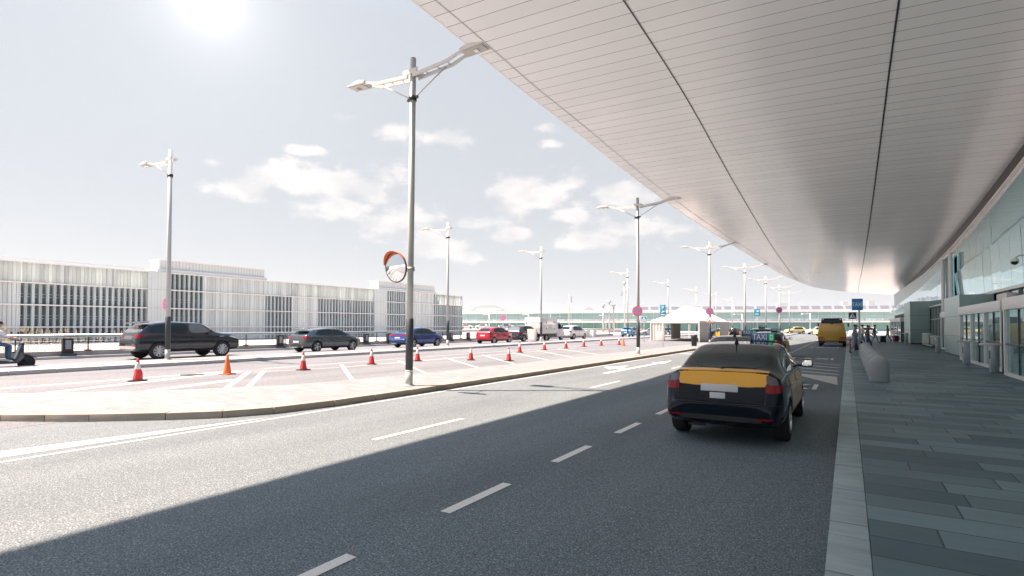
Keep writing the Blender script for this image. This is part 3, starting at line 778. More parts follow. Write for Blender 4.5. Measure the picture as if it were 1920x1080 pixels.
# ------------------------------------------------------------------ far terminal across the end of the view
far = tag(empty('far_terminal', (-71, 197.5, 0)), 'long low glass terminal wing with white roof band on the horizon', 'building')
def fpart(name, mb, m, par=None):
    o = mb.build(name, m, None); o.parent = par or far; o.matrix_parent_inverse = Matrix.Translation((71, -197.5, 0)); return o
FA = [Vector((-175, 167.5)), Vector((-149.8, 177.4)), Vector((-71.1, 197.5)), Vector((20.9, 237.7)), Vector((90, 268))]
def fwall(z0, z1, off, name, m, s=0, e=4, th=.3):
    mb = MB()
    for a, b in list(zip(FA, FA[1:]))[s:e]:
        t = (b - a).normalized(); n = Vector((t.y, -t.x))
        p = [a + n * off, b + n * off, b + n * (off - th), a + n * (off - th)]
        mb.prism([tuple(q) for q in p], z0, z1)
    return fpart(name, mb, m)
fwall(0, 3.2, 0, 'lower_glazing', M['termglassdk']); fwall(4.6, 7.0, 0, 'upper_glazing', M['termglass'])
fwall(3.2, 3.75, 1.8, 'canopy_band', M['whitemat'], th=2.2); fwall(3.75, 4.6, .1, 'spandrel', M['garage_fin']); fwall(7.0, 7.9, .8, 'roof_band', M['whitemat'], th=30)
mb = MB()
for a, b in zip(FA, FA[1:]):
    n = int((b - a).length / 4.5); t = (b - a).normalized(); nn = Vector((t.y, -t.x)); ang = math.atan2(t.y, t.x)
    for k in range(n):
        p = a + t * (k * 4.5) + nn * .1
        mb.box((p.x, p.y, 3.5), (.16, .2, 7.0), rz=ang)
    c_ = (a + b) / 2 + nn * .1; mb.box((c_.x, c_.y, 5.7), ((b - a).length + .2, .12, .1), rz=ang)
fpart('mullion', mb, M['garage_fin'])
mb = MB(); a, b = FA[2], FA[3]; t = (b - a).normalized(); nn = Vector((t.y, -t.x)); ang = math.atan2(t.y, t.x)
for k in range(26):
    p = a + t * (6 + k * 3.9) - nn * 4; mb.box((p.x, p.y, 8.75), (2.9, .1, 1.3), rz=ang, rx=-.4)
fpart('solar_panel', mb, M['solar'])['kind'] = 'structure' if False else 'stuff'
mb = MB(); p = a + t * 74 - nn * 8; mb.box((p.x, p.y, 9.6), (13, 2, 3.4), rz=ang)
mb2 = MB(); p = FA[1] + (FA[2] - FA[1]).normalized() * 20; mb2.box((p.x, p.y + 6, 8.6), (9, 6, 1.6), rz=.25); fpart('plant_room', mb2, M['whitemat'])
mb3 = MB()
for k, (xx, h, r) in enumerate(((80, 1.4, 1.2), (85, 1.1, .8), (89, 1.6, 1.4), (58, .9, 2.4))):
    p = a + t * xx - nn * 8; mb3.box((p.x, p.y, 9.6 + h / 2), (r * 1.6, 1.5, h), rz=ang)
fpart('roof_unit', mb3, M['steel']); mb.bm.free()
# ------------------------------------------------------------------ street lamps
LAMPH = 8.85
def lamp_head(side, par):
    mb = MB()
    s = side
    fn = lambda a, b, h: (s * a, h, b)
    mb.prism([(1.72, 8.60), (1.98, 8.66), (2.42, 8.58), (2.42, 8.55), (1.72, 8.52)], -.19, .19, fn=fn)
    h = mb.build('lamp_head', M['lampwhite'], par, bevel=.012)
    mb = MB(); mb.prism([(1.80, 8.518), (2.38, 8.546), (2.38, 8.53), (1.80, 8.502)], -.155, .155, fn=fn); mb.build('lamp_glass', M['lampglass'], h)
    mb = MB(); mb.b2((s * 2.06, -.07, 8.50), (s * 2.18, .07, 8.53)); mb.build('reflector', M['chrome'], h)
def street_lamp(double=True):
    t = empty('street_lamp')
    mb = MB(); mb.tube([(0, 0, .38), (0, 0, 8.85)], [.088, .078], 16); mb.lathe([(.078, 8.85), (.06, 8.875), (.01, 8.88)], n=16); mb.build('pole', M['greypaint'], t)
    mb = MB(); mb.lathe([(.098, 0), (.098, .385)], n=16); mb.lathe([(.15, 0), (.15, .02), (.1, .03)], n=16); mb.build('base_sleeve', M['steel'], t)
    mb = MB(); mb.lathe([(.104, .385), (.104, .42)], n=16); mb.build('band', M['white'], t)
    mb = MB(); mb.lathe([(.102, .42), (.102, 1.79), (.09, 1.80)], n=16); mb.build('dark_sleeve', M['darksleeve'], t)
    ends = (-1, 1) if double else (-1,)
    mb = MB()
    for yy in (-.12, .12):
        if double: mb.box((0, yy, 8.45), (.5, .035, .13))
        else: mb.box((.09, yy, 8.45), (.42, .035, .12))
        for s in ends:
            fn = lambda a, b, h, s=s: (s * a, h, b)
            mb.prism([(.1, 8.38), (1.25, 8.46), (1.62, 8.56), (1.82, 8.57), (1.82, 8.51), (1.62, 8.49), (1.3, 8.38), (.1, 8.29)], yy - .02, yy + .02, fn=fn)
    for s in ends:
        for q in (.45, .85, 1.2): mb.tube([(s * q, -.15, 8.36 + q * .07), (s * q, .15, 8.36 + q * .07)], .014, 6)
    mb.build('arm', M['lampwhite'], t)
    mb = MB()
    for s in ends: mb.tube([(s * .09, 0, 7.78), (s * 1.15, 0, 8.36)], .02, 8)
    mb.build('strut', M['lampwhite'], t)
    mb = MB(); mb.lathe([(.11, 7.70), (.11, 7.82)], n=14); mb.box((-.15, 0, 7.74), (.07, .05, .07)); mb.box((.15, 0, 7.78), (.07, .05, .07)); mb.build('clamp', M['dark'], t)
    for s in ends: lamp_head(s, t)
    return t
dbl = street_lamp(True); sgl = street_lamp(False)
first = {'d': True, 's': True}
def place_lamp(kind, x, y, z, lab, group, tilt=0.0, s=1.0):
    src = dbl if kind == 'd' else sgl
    o = src if first[kind] else copy_tree(src)
    first[kind] = False
    o.location = (x, y, z); o.rotation_euler = (0, tilt, 0); o.scale = (1, 1, s)
    tag(o, lab, 'street lamp', group)
    return o
gd = 'double-armed street lamps on the front median'; gs_ = 'single-armed street lamps on the rear median'
place_lamp('d', -10, 10.68, .13, 'tall double-armed street lamp carrying the round convex mirror, nearest the camera', gd, .012)
place_lamp('d', -10, 29.2, .13, 'double-armed street lamp with a lone round no-stopping sign on its pole', gd)
place_lamp('d', -10, 47.7, .13, 'double-armed street lamp bearing a round sign above a red triangle sign', gd)
place_lamp('d', -10, 66.2, .13, 'double-armed street lamp rising just right of the white tent', gd)
place_lamp('d', -10, 84.6, .13, 'double-armed street lamp, fifth along the front median', gd)
place_lamp('d', -10, 103.0, .13, 'double-armed street lamp, sixth along the front median', gd)
place_lamp('d', -10, 121.2, .13, 'faint double-armed street lamp, seventh and farthest along the front median', gd)
place_lamp('s', -24.2, 11.27, .33, 'single-armed street lamp standing in front of the black SUV', gs_, .0)
place_lamp('s', -24.2, 29.8, .33, 'single-armed street lamp at the nose of the blue sedan', gs_)
place_lamp('s', -24.2, 43.5, .33, 'single-armed street lamp in front of the white box truck', gs_)
place_lamp('s', -24.2, 66.6, .33, 'single-armed street lamp beside the light blue hatchback', gs_)
place_lamp('s', -24.2, 85.0, .33, 'single-armed street lamp rising behind the left part of the tent', gs_)
place_lamp('s', -24.2, 103.7, .33, 'single-armed street lamp rising behind the middle of the tent roof', gs_)
place_lamp('s', -24.2, 121.5, .33, 'faint single-armed street lamp behind the right slope of the tent', gs_)
place_lamp('s', -24.2, 140.5, .0, 'faintest single-armed street lamp, farthest of the rear row', gs_)

# small white lamps in the far car park
def small_lamp(x, y, h, lab):
    t = tag(empty('car_park_lamp', (x, y, -.05), PSI), lab, 'lamp', 'small white lamps in the far car park')
    mb = MB(); mb.tube([(0, 0, 0), (0, 0, h)], .12, 8); mb.build('pole', M['white'], t)
    mb = MB(); mb.tube([(0, 0, h - .15), (-1.1, 0, h - .05)], .06, 6); mb.box((-1.35, 0, h - .1), (.9, .5, .25)); mb.build('lamp_head', M['white'], t)
small_lamp(-85.4, 123.5, 5.2, 'small white lamp left of the red car roof, against the far terminal')
small_lamp(-76, 129.4, 5.2, 'small white lamp just left of the box truck, against the far terminal')
small_lamp(-57.6, 141, 5.0, 'small white lamp above the white crossover, against the far terminal')
small_lamp(-49.5, 146, 5.0, 'small white lamp above the light blue hatchback')
small_lamp(-20.3, 130, 4.6, 'small white lamp right of the tent against the glass')
small_lamp(-7.0, 133, 4.6, 'small white lamp just left of the yellow minibus roof')
small_lamp(-71.0, 133, 7.2, 'slim white post behind the top of the box truck')

# masts
def mast(x, y, h, r, lab, fit=0):
    t = tag(empty('mast', (x, y, -.05)), lab, 'mast')
    mb = MB(); mb.tube([(0, 0, 0), (0, 0, h)], [r, r * .6], 10); mb.build('pole', M['steel'], t)
    mb = MB()
    if fit == 1: mb.box((.6, -.1, h - 1.2), (.25, .2, 1.4)); mb.tube([(0, 0, h - 1.2), (.6, 0, h - 1.2)], .05, 6)
    if fit == 2:
        mb.lathe([(.2, h - .3), (.55, h), (.5, h + .4), (.1, h + .5)], n=12); mb.tube([(0, 0, h - 1.8), (1.2, 0, h - 1.7), (1.3, 0, h - .9)], .1, 6); mb.box((-.7, 0, h - 2.6), (.5, .2, 1.2), ry=.4); mb.box((.5, 0, h - 2.2), (.6, .3, .5), ry=-.6)
    if fit == 3: mb.lathe([(r, h - .1), (r * 1.5, h), (r * 1.5, h + .55), (.05, h + .6)], n=12)
    if fit: mb.build('fittings', M['greyped'], t)
    else: mb.bm.free()
mast(-53.1, 108.4, 9.0, .16, 'thin mast with a small antenna above the white crossover', 1)
mast(-49.6, 134.2, 13.0, .2, 'tall mast with floodlights and cameras behind the no-stopping sign', 2)
mast(-58.2, 140.5, 7.4, .34, 'leftmost of the three grey ventilation pipes by the far terminal', 3)
mast(-56.7, 141.3, 8.4, .34, 'middle and tallest of the three grey ventilation pipes', 3)
mast(-55.7, 142.0, 7.4, .34, 'rightmost of the three grey ventilation pipes by the far terminal', 3)

# ------------------------------------------------------------------ signs
def disc(mb, r, y0, y1, z, n=36, x=0.0):
    mb.prism([(x + r * math.cos(2 * PI * k / n), z + r * math.sin(2 * PI * k / n)) for k in range(n)], y0, y1, fn=lambda a, b, h: (a, h, b))
def no_stopping(par, z, r, y, both=True):
    mb = MB(); disc(mb, r, y - .012, y, z); s = mb.build('round_sign', M['signred'], par)
    mb = MB(); disc(mb, r * .80, y - .016, y - .0125, z); mb.build('blue_field', M['signblue2'], s)
    mb = MB()
    for a in ((PI / 4, -PI / 4) if both else (-PI / 4,)):
        mb.box((0, y - .0178, z), (r * 1.62, .003, r * .17), ry=a)
    mb.build('red_cross', M['signred'], s)
    return s
def sign_thing(name, x, y, z, lab, cat='sign', rz=0.0, group=None):
    return tag(empty(name, (x, y, z), rz), lab, cat, group)
# on lamps
t = sign_thing('no_stopping_sign', -10, 29.2 - .12, .13, 'round red and blue no-stopping sign alone on a lamp pole', rz=.12); no_stopping(t, 2.44, .29, 0)
mb = MB(); mb.b2((-.12, 0, 2.3), (.12, .05, 2.34)); mb.b2((-.12, 0, 2.55), (.12, .05, 2.59)); mb.build('bracket', M['steel'], t)
t = sign_thing('no_parking_sign', -10, 47.7 - .12, .13, 'round red and blue sign above the speed bump triangle', rz=.12); no_stopping(t, 2.88, .31, 0)
t = sign_thing('speed_bump_sign', -10, 47.7 - .12, .13, 'red bordered white triangle sign showing a speed bump', rz=.12)
def tri(mb, r, y0, y1, z):
    mb.prism([(r * math.sin(2 * PI * k / 3), z + r * math.cos(2 * PI * k / 3)) for k in range(3)][::-1], y0, y1, fn=lambda a, b, h: (a, h, b))
mb = MB(); tri(mb, .40, -.012, 0, 2.13); s = mb.build('plate', M['signred'], t)
mb = MB(); tri(mb, .30, -.016, -.0125, 2.13); mb.build('white_field', M['signwhite'], s)
mb = MB(); mb.prism([(-.17, 2.02), (.17, 2.02), (.15, 2.05), (.08, 2.07), (.05, 2.11), (-.05, 2.11), (-.08, 2.07), (-.15, 2.05)], -.0195, -.0165, fn=lambda a, b, h: (a, h, b)); mb.build('bump_symbol', M['black'], s)

def post_sign(x, y, z, rz, h, w, zc, lab, face, text=None, symbol=None, cat='sign', r=.03, hh=None, offx=0.0, name='road_sign', group=None, postmat='steel'):
    t = sign_thing(name, x, y, z, lab, cat, rz, group)
    mb = MB(); mb.tube([(offx, .03, 0), (offx, .03, zc + h / 2 - .02)], r, 10); mb.build('post', M[postmat], t)
    mb = MB(); mb.box((0, -.012, zc), (w, .02, h)); s = mb.build('plate', M['signwhite'] if symbol else M[face], t, bevel=.006)
    if symbol:
        mb = MB(); mb.box((0, -.024, zc), (w * .93, .003, h * .93)); mb.build('field', M[face], s)
    return t, s
def lettering(par, txt, size, x, y, z, m='signwhite', sx=1.0, sz=1.0):
    me = text_mesh(txt, size); me.transform(Matrix.Rotation(PI / 2, 4, 'X') @ Matrix.Diagonal((sx, sz, 1, 1))); me.materials.append(M[m])
    o = link_mesh('lettering', me, par); o.location = (x, y, z); return o
# TAXI sign on the pavement
t, s = post_sign(.43, 33.9, .13, .05, .62, .50, 2.76, 'blue square TAXI sign on a grey post by the stone bollards', 'bluesign', offx=.08, r=.045)
lettering(s, 'TAXI', .27, 0, -.026, 2.76, sx=.78, sz=1.1)
def crossing(x, y, z, rz, size, zc, lab, face='navysign'):
    t, s = post_sign(x, y, z, rz, size, size, zc, lab, face, symbol=True)
    mb = MB(); k = size * .40; mb.prism([(-k, zc - k * .85), (k, zc - k * .85), (0, zc + k)], -.030, -.0265, fn=lambda a, b, h: (a, h, b)); mb.build('triangle', M['signwhite'], s)
    mb = MB(); q = size / .6
    mb.box((0, -.0335, zc + .08 * q), (.05 * q, .003, .05 * q)); mb.box((.0, -.0335, zc - .0 * q), (.05 * q, .003, .11 * q), ry=.2)
    mb.box((-.04 * q, -.0335, zc - .11 * q), (.03 * q, .003, .14 * q), ry=.5); mb.box((.05 * q, -.0335, zc - .11 * q), (.03 * q, .003, .14 * q), ry=-.5)
    mb.build('walker_symbol', M['black'], s)
crossing(.5, 83, .13, .1, .9, 3.0, 'dark blue pedestrian crossing sign beyond the bus')
crossing(-17.8, 53.8, .13, .3, .55, 2.35, 'blue pedestrian crossing sign just left of the white tent', 'cyansign')
# P sign panels
def p_sign(x, y, z, rz, lab, w=.42, h=.95, zc=2.75, sub=True):
    t, s = post_sign(x, y, z, rz, h, w, zc, lab, 'cyansign', r=.03, postmat='white')
    lettering(s, 'P', .38 * w / .42, 0, -.026, zc + h * .26)
    if sub:
        mb = MB(); mb.box((.03, -.026, zc - .02), (w * .42, .003, .10)); mb.box((-.05, -.026, zc - .09), (w * .3, .003, .06)); mb.box((0, -.026, zc - .26), (w * .7, .003, .07)); mb.box((0, -.026, zc - .40), (w * .8, .003, .045)); mb.build('symbols', M['signwhite'], s)
p_sign(-11.9, 40.4, .13, .3, 'tall narrow blue parking sign with a P on a white post before the tent')
p_sign(-17.2, 83, .0, .3, 'small blue P sign right of the tent', .6, .8, 3.6, False)
t, s = post_sign(-10.9, 82.5, 0, .3, .95, .75, 3.7, 'blue information sign with a white flag shape right of the tent', 'cyansign')
mb = MB(); mb.box((.08, -.026, 3.88), (.3, .003, .22), ry=-.3); mb.box((0, -.026, 3.5), (.5, .003, .07)); mb.box((0, -.026, 3.38), (.5, .003, .05)); mb.build('symbols', M['signwhite'], s)
for x, y, z, r, zc, lab, hh in ((-7.2, 73.5, 0, .37, 3.75, 'faded round no-parking sign standing beyond the waiting taxis', 3.8), (-54.7, 83.7, -.05, .55, 3.4, 'faded round no-stopping sign above the red car', 3.5),
                               (-31.9, 14.75, .2, .33, 2.75, 'round no-stopping sign behind the railing and the black SUV', 2.8)):
    t = sign_thing('no_stopping_sign', x, y, z, lab, rz=PSI * .8 if x > -30 else .1)
    mb = MB(); mb.tube([(0, .04, 0), (0, .04, hh)], .035, 8); mb.build('post', M['steel'], t); no_stopping(t, zc, r, 0)

# convex traffic mirror on the nearest lamp pole
t = tag(empty('traffic_mirror', (-9.86, 10.02, 3.24), -.06), 'round convex traffic mirror with orange visor clamped to the nearest lamp', 'mirror'); t.rotation_euler = (math.radians(7), 0, -.06)
mb = MB(); n = 40; rings = []
for k in range(9):
    a = k / 8 * .40; rings.append((max(.002, .385 * math.sin(a) / math.sin(.40)), -(.385 / math.sin(.40)) * (math.cos(a) - math.cos(.40))))
mb.lathe(rings, n=n, axis='y'); mb.build('glass', M['mirror'], t, smooth=True, angle=60)
mb = MB(); mb.lathe([(.385, -.008), (.392, -.008), (.396, .02), (.36, .06), (.05, .07)], n=n, axis='y'); mb.build('rim', M['dark'], t, smooth=True)
mb = MB(); rows = []
for k in range(25):
    a = PI * (.06 + .88 * k / 24); c, s_ = math.cos(a), math.sin(a)
    dpt = .11 * math.sin(PI * k / 24) + .02
    rows.append([mb.bm.verts.new((rr * c, yy, rr * s_)) for rr, yy in ((.405, .02), (.43, -dpt), (.424, -dpt), (.40, .012))])
for a, b in zip(rows, rows[1:]):
    for k in range(4): mb.bm.faces.new((a[k], a[(k + 1) % 4], b[(k + 1) % 4], b[k]))
mb.build('visor', M['orange'], t, smooth=True)
mb = MB(); mb.tube([(.0, .06, 0), (0, .22, -.02), (-.13, .58, -.05)], .02, 8); mb.lathe([(.105, -.12), (.105, .0)], c=(-.14, .66, 0), n=14); mb.build('bracket', M['steel'], t)

# ------------------------------------------------------------------ traffic cones
def make_cone(kind):
    t = empty('traffic_cone')
    mb = MB(); mb.box((0, 0, .015), (.40, .40, .03)); mb.build('base', M['rubber'] if kind != 'o' else M['orange'], t, bevel=.01)
    H = .70; body = M['orange'] if kind in 'o' else M['red']
    def R(z): return .145 - (.145 - .028) * z / H
    def lay(prof, dent=0.0):
        mb = MB(); mb.lathe(prof, n=24)
        if dent:
            for v in mb.bm.verts:
                k = math.exp(-((v.co.z - .24) / .12) ** 2)
                if v.co.x > -.02: v.co.x += dent * k * .6 * max(0, v.co.x) / .1 
                else: v.co.x += dent * .35 * k
                v.co.y *= 1 + .25 * k * dent * 8 * .3
        return mb
    dn = .05 if kind == 'd' else 0
    lay([(R(z), z) for z in (.03, .06, .10, .14, .18, .22, .26, .30, .34, .38, .43, .52, .63, .69)] + [(.02, .70)], dn).build('body', body, t)
    if kind != 'o':
        lay([(R(z) + .0025, z) for z in (.36, .40, .46, .52, .58)], dn * .6).build('reflective_band', M['conewhite'], t)
    return t
cones = {k: make_cone(k) for k in 'rdo'}; cused = set()
CP = [(-17.69, 7.43, 'd', 'dented red and white cone in front of the rear wheel of the black SUV'), (-17.64, 10.08, 'o', 'plain orange cone before the front wheel of the black SUV'),
      (-17.08, 12.62, 'r', 'red and white cone in front of the tail of the grey hatchback'), (-17.17, 16.05, 'r', 'red and white cone between the grey hatchback and the blue sedan'),
      (-17.04, 18.77, 'r', 'red and white cone right beside the nearest lamp pole, before the blue sedan'), (-15.6, 21.0, 'r', 'red and white cone nearest in front of the red car tail, left of the pair'),
      (-13.95, 21.85, 'r', 'red and white cone under the nose of the red car'), (-17.2, 28.2, 'r', 'red and white cone before the white utility cabinet'),
      (-17.54, 32.0, 'r', 'red and white cone below the rear wheel of the box truck'), (-17.5, 35.2, 'r', 'red and white cone before the cab of the box truck'),
      (-17.77, 38.9, 'r', 'red and white cone below the front wheel of the white crossover'), (-17.59, 42.0, 'r', 'red and white cone in the gap right of the white crossover'),
      (-17.0, 44.6, 'r', 'farthest red and white cone, under the light blue car'), (-16.01, 43.0, 'o', 'small plain orange cone at the right end of the cone row')]
for x, y, k, lab in CP:
    o = cones[k] if k not in cused else copy_tree(cones[k]); cused.add(k)
    o.location = (x, y, zg(x) + .004); o.rotation_euler = (0, 0, rnd.uniform(0, 1.5)); o.scale = (.93, .93, .95); tag(o, lab, 'traffic cone', 'traffic cones along the closed parking lane')
# manhole cover
mb = MB(); mb.lathe([(.36, 0), (.36, .008), (.33, .009), (.33, .006), (.01, .006)], n=32); o = mb.build('manhole_cover', M['dark']); o.location = (-18.3, 9.3, zg(-18.3) + .003); tag(o, 'round dark manhole cover beside the plain orange cone', 'manhole cover')

# ------------------------------------------------------------------ railing with light boxes
rail = tag(empty('railing', (-31.2, 30, .2)), 'long steel railing with thick top tube on a stained concrete upstand', 'railing')
RI = Matrix.Translation((31.2, -30, -.2))
def rpart(name, mb, m, **k):
    o = mb.build(name, m, None, **k); o.parent = rail; o.matrix_parent_inverse = RI; return o
mb = MB(); mb.tube([(-31.5, -6, 1.27), (-31.5, 80, 1.27)], .085, 14); rpart('top_tube', mb, M['railtop'])
mb = MB()
for z in (.66, .78, .90, 1.02, 1.12): mb.tube([(-31.5, -6, z), (-31.5, 80, z)], .011, 6)
rpart('wires', mb, M['greyped'])
mb = MB(); mb.b2((-31.75, -6, .05), (-31.45, 80, .55)); rpart('upstand', mb, M['stain'])
y = -5.15
while y < 80:
    mb = MB(); mb.b2((-31.52, y - .02, .5), (-31.46, y + .02, 1.24)); mb.b2((-31.6, y - .12, .54), (-31.4, y + .12, .60)); rpart('post', mb, M['dark']); y += 2.7 if y < 40 else 5.4
def light_box(y, lab):
    t = tag(empty('light_box', (-31.05, y, .2)), lab, 'light box', 'black light boxes along the railing')
    mb = MB(); mb.box((-.15, 0, .14), (.36, .62, .22)); mb.build('plinth', M['darksleeve'], t, bevel=.03)
    mb = MB(); mb.box((-.17, 0, .60), (.2, .42, .70)); mb.build('body', M['black'], t, bevel=.012)
    mb = MB(); mb.box((-.065, 0, .66), (.01, .22, .42)); mb.build('lens', M['lampdisplay'], t)
for y, lab in ((10.15, 'black light box left of the black SUV'), (21.3, 'black light box behind the tail of the grey hatchback'), (28.6, 'black light box between the grey hatchback and the blue sedan, the left one'),
               (31.0, 'black light box just behind the tail of the blue sedan'), (38.9, 'black light box right of the nose of the blue sedan'), (41.6, 'black light box midway between the blue sedan and the red car'), (45.2, 'black light box at the tail of the red car'),
               (62.0, 'black light box right of the white crossover'), (66.5, 'black light box left of the light blue car')):
    light_box(y, lab)
# white planters / barrier behind
for i, (y, x) in enumerate(((64.3, -31.0), (68.8, -31.0), (71.2, -31.0))):
    o = MB(); o.box((0, 0, .5), (.5, 1.3, 1.0), taper=.9); o = o.build('concrete_barrier', M['whitemat'], bevel=.03); o.location = (x, y, .2)
    tag(o, 'white concrete block along the far railing, %s of three' % ('nearest', 'middle', 'farthest')[i], 'barrier', 'white concrete blocks')

# dry grass beyond the railing
mb = MB()
for k in range(430):
    y = rnd.gauss(7, 3.2) if k < 360 else rnd.uniform(2, 22); x = rnd.uniform(-41, -39.5); h = rnd.uniform(1.0, 1.85) * (1 - .4 * min(1, abs(y - 9) / 12)); a = rnd.uniform(0, PI)
    dx, dy = math.cos(a) * .02, math.sin(a) * .02; lx, ly = rnd.uniform(-.25, .25), rnd.uniform(-.25, .25)
    mb.face([(x - dx, y - dy, 0), (x + dx, y + dy, 0), (x + lx + dx * 1.2, y + ly + dy * 1.2, h)]); 
    mb.face([(x + lx - .03, y + ly - .03, h - .12), (x + lx + .03, y + ly + .03, h - .16), (x + lx * 1.1, y + ly * 1.1, h + .12)])
mb.build('dry_grass', M['drygrass'])['kind'] = 'stuff'
# utility cabinet
t = tag(empty('utility_cabinet', (-24.0, 41.5, .33), .25), 'pale grey slanted utility cabinet on the rear median behind the cones', 'cabinet')
mb = MB(); mb.prism([(-.34, 0), (.34, 0), (.42, 1.15), (-.42, 1.15)], -.2, .2, fn=lambda a, b, h: (a, h, b)); mb.build('body', M['lampwhite'], t, bevel=.02)
mb = MB(); mb.box((0, -.204, .6), (.5, .006, .8)); mb.build('door', M['whitemat'], t)
# bin by the tent
t = tag(empty('litter_bin', (-10.6, 44.6, .13)), 'black litter bin standing beside the lamp with the triangle sign', 'bin')
mb = MB(); mb.lathe([(.20, .0), (.24, .75), (.26, .78), (.26, .84)], n=20); mb.build('body', M['binblack'], t)
mb = MB(); mb.lathe([(.24, .84), (.2, .9), (.05, .92)], n=20); mb.build('lid', M['dark'], t)

# ------------------------------------------------------------------ stone bollards
def bollard():
    mb = MB()
    prof = [(.245, 0), (.252, .02), (.252, .50)] + [(.252 * math.cos(a), .50 + .25 * math.sin(a)) for a in [PI / 2 * k / 8 for k in range(1, 8)]] + [(.01, .75)]
    mb.lathe(prof, n=32); return mb.build('stone_bollard', M['stone'], smooth=True, angle=40)
b0 = bollard(); ords = ['nearest', 'second nearest', 'third nearest', 'fourth', 'fifth', 'sixth', 'seventh', 'farthest']
for k in range(8):
    o = b0 if k == 0 else b0.copy()
    if k: COL.objects.link(o)
    o.location = (.74, 18.75 + 2.1 * k, .13); tag(o, 'round-topped pale stone bollard, %s of the row beside the kerb' % ords[k], 'bollard', 'stone bollards along the pavement edge')
# red T-shaped post
t = tag(empty('red_post', (.10, 39.3, .13)), 'thin red T-shaped post at the kerb near the TAXI sign', 'post')
mb = MB(); mb.tube([(0, 0, 0), (0, 0, .78)], .035, 10); mb.build('upright', M['redpost'], t)
mb = MB(); mb.box((.1, 0, .80), (.62, .05, .05)); mb.box((-.05, 0, .7), (.26, .04, .035)); mb.build('crossbar', M['redpost'], t)
# white barrier trolley rows against the glass
for i in range(7):
    src = None
    t = empty('luggage_trolley', (5.5, 50.6 + i * .62, .13), .2)
    mb = MB(); mb.tube([(-.28, -.4, .12), (-.28, .45, .12), (-.28, .5, 1.0)], .02, 6); mb.tube([(.28, -.4, .12), (.28, .45, .12), (.28, .5, 1.0)], .02, 6); mb.tube([(-.3, .5, 1.0), (.3, .5, 1.0)], .025, 6); mb.box((0, 0, .16), (.56, .8, .02)); mb.build('frame', M['chrome'], t)
    mb = MB()
    for sx, sy in ((-.28, -.38), (.28, -.38), (-.28, .4), (.28, .4)): mb.lathe([(.07, -.02), (.07, .02)], c=(sx, sy, .07), axis='x', n=10)
    mb.build('wheels', M['black'], t)
    tag(t, 'nested steel luggage trolley in the row between the green block and the white columns', 'trolley', 'nested luggage trolleys')

# ------------------------------------------------------------------ white tent
t = tag(empty('marquee_tent', (-16.1, 59, .1)), 'white pyramid roofed marquee tent with canvas side panels', 'tent')
X0, X1, TY0, TY1, EZ = -2.65, 2.6, 0, 17, 2.22
mb = MB(); v = lambda *p: mb.bm.verts.new(p)
N_ = 10
def hip(y0, y1):
    cs = [(X0, y0), (X1, y0), (X1, y1), (X0, y1)]; r0 = Vector((0, y0 + 4.5, 4.05)); r1 = Vector((0, y1 - 4.5, 4.05))
    def panel(a, b, p, q):
        a, b = Vector((*a, EZ)), Vector((*b, EZ)); rows = []
        for j in range(9):
            s = j / 8; sag = -.14 * math.sin(PI * s) 
            l, r = a.lerp(p, s), b.lerp(q, s)
            rows.append([mb.bm.verts.new(l.lerp(r, i / 8) + Vector((0, 0, sag + .02 * math.sin(i * 2.1 + j)))) for i in range(9)])
        for A, B in zip(rows, rows[1:]):
            for i in range(8): mb.bm.faces.new((A[i], A[i + 1], B[i + 1], B[i]))
    panel(cs[0], cs[1], r0, r0 + Vector((.01, 0, 0))); panel(cs[1], cs[2], r0, r1); panel(cs[2], cs[3], r1, r1 + Vector((-.01, 0, 0))); panel(cs[3], cs[0], r1, r0)
hip(TY0, TY1)
mb.build('roof', M['tent'], t, smooth=True, angle=25)
mb = MB()
for a, b in (((X0, TY0), (X1, TY0)), ((X1, TY0), (X1, TY1)), ((X1, TY1), (X0, TY1)), ((X0, TY1), (X0, TY0))):
    a, b = Vector(a), Vector(b); tt = (b - a).normalized(); n = Vector((-tt.y, tt.x)) * .02
    mb.prism([tuple(a - n), tuple(b - n), tuple(b + n), tuple(a + n)], EZ - .25, EZ + .01)
mb.build('valance', M['tent'], t)
for p in ((X0, TY0), (X1, TY0), (X1, TY1), (X0, TY1), (X1, 8.5), (X0, 8.5)):
    mb = MB(); mb.box((p[0], p[1], EZ / 2), (.09, .09, EZ)); mb.build('pole', M['white'], t)
def wall_panel(a, b):
    mb = MB(); a, b = Vector(a), Vector(b); n = 14; tt = (b - a).normalized(); nn = Vector((-tt.y, tt.x))
    lo = []; hi = []
    for i in range(n + 1):
        p = a.lerp(b, i / n) + nn * (.05 * math.sin(i * 1.9) + .02 * rnd.random()); lo.append(mb.bm.verts.new((p.x, p.y, .05))); q = a.lerp(b, i / n) + nn * .02 * math.sin(i * 1.9); hi.append(mb.bm.verts.new((q.x, q.y, EZ - .1)))
    for i in range(n): mb.bm.faces.new((lo[i], lo[i + 1], hi[i + 1], hi[i]))
    mb.build('side_panel', M['tentwall'], t, smooth=True)
wall_panel((X0 + .06, .03), (X0 + 1.55, .03)); wall_panel((X1 - .03, .06), (X1 - .03, 4.9)); wall_panel((X1 - .03, 11.0), (X1 - .03, 16.9)); wall_panel((X0 + .03, 8.0), (X0 + .03, 12.6))
wall_panel((X0 + .03, .06), (X0 + .03, 1.2))
mb = MB(); mb.box((X0 + 1.1, -.25, .55), (.95, .12, 1.0)); mb.build('display_board', M['lampwhite'], t, bevel=.02)
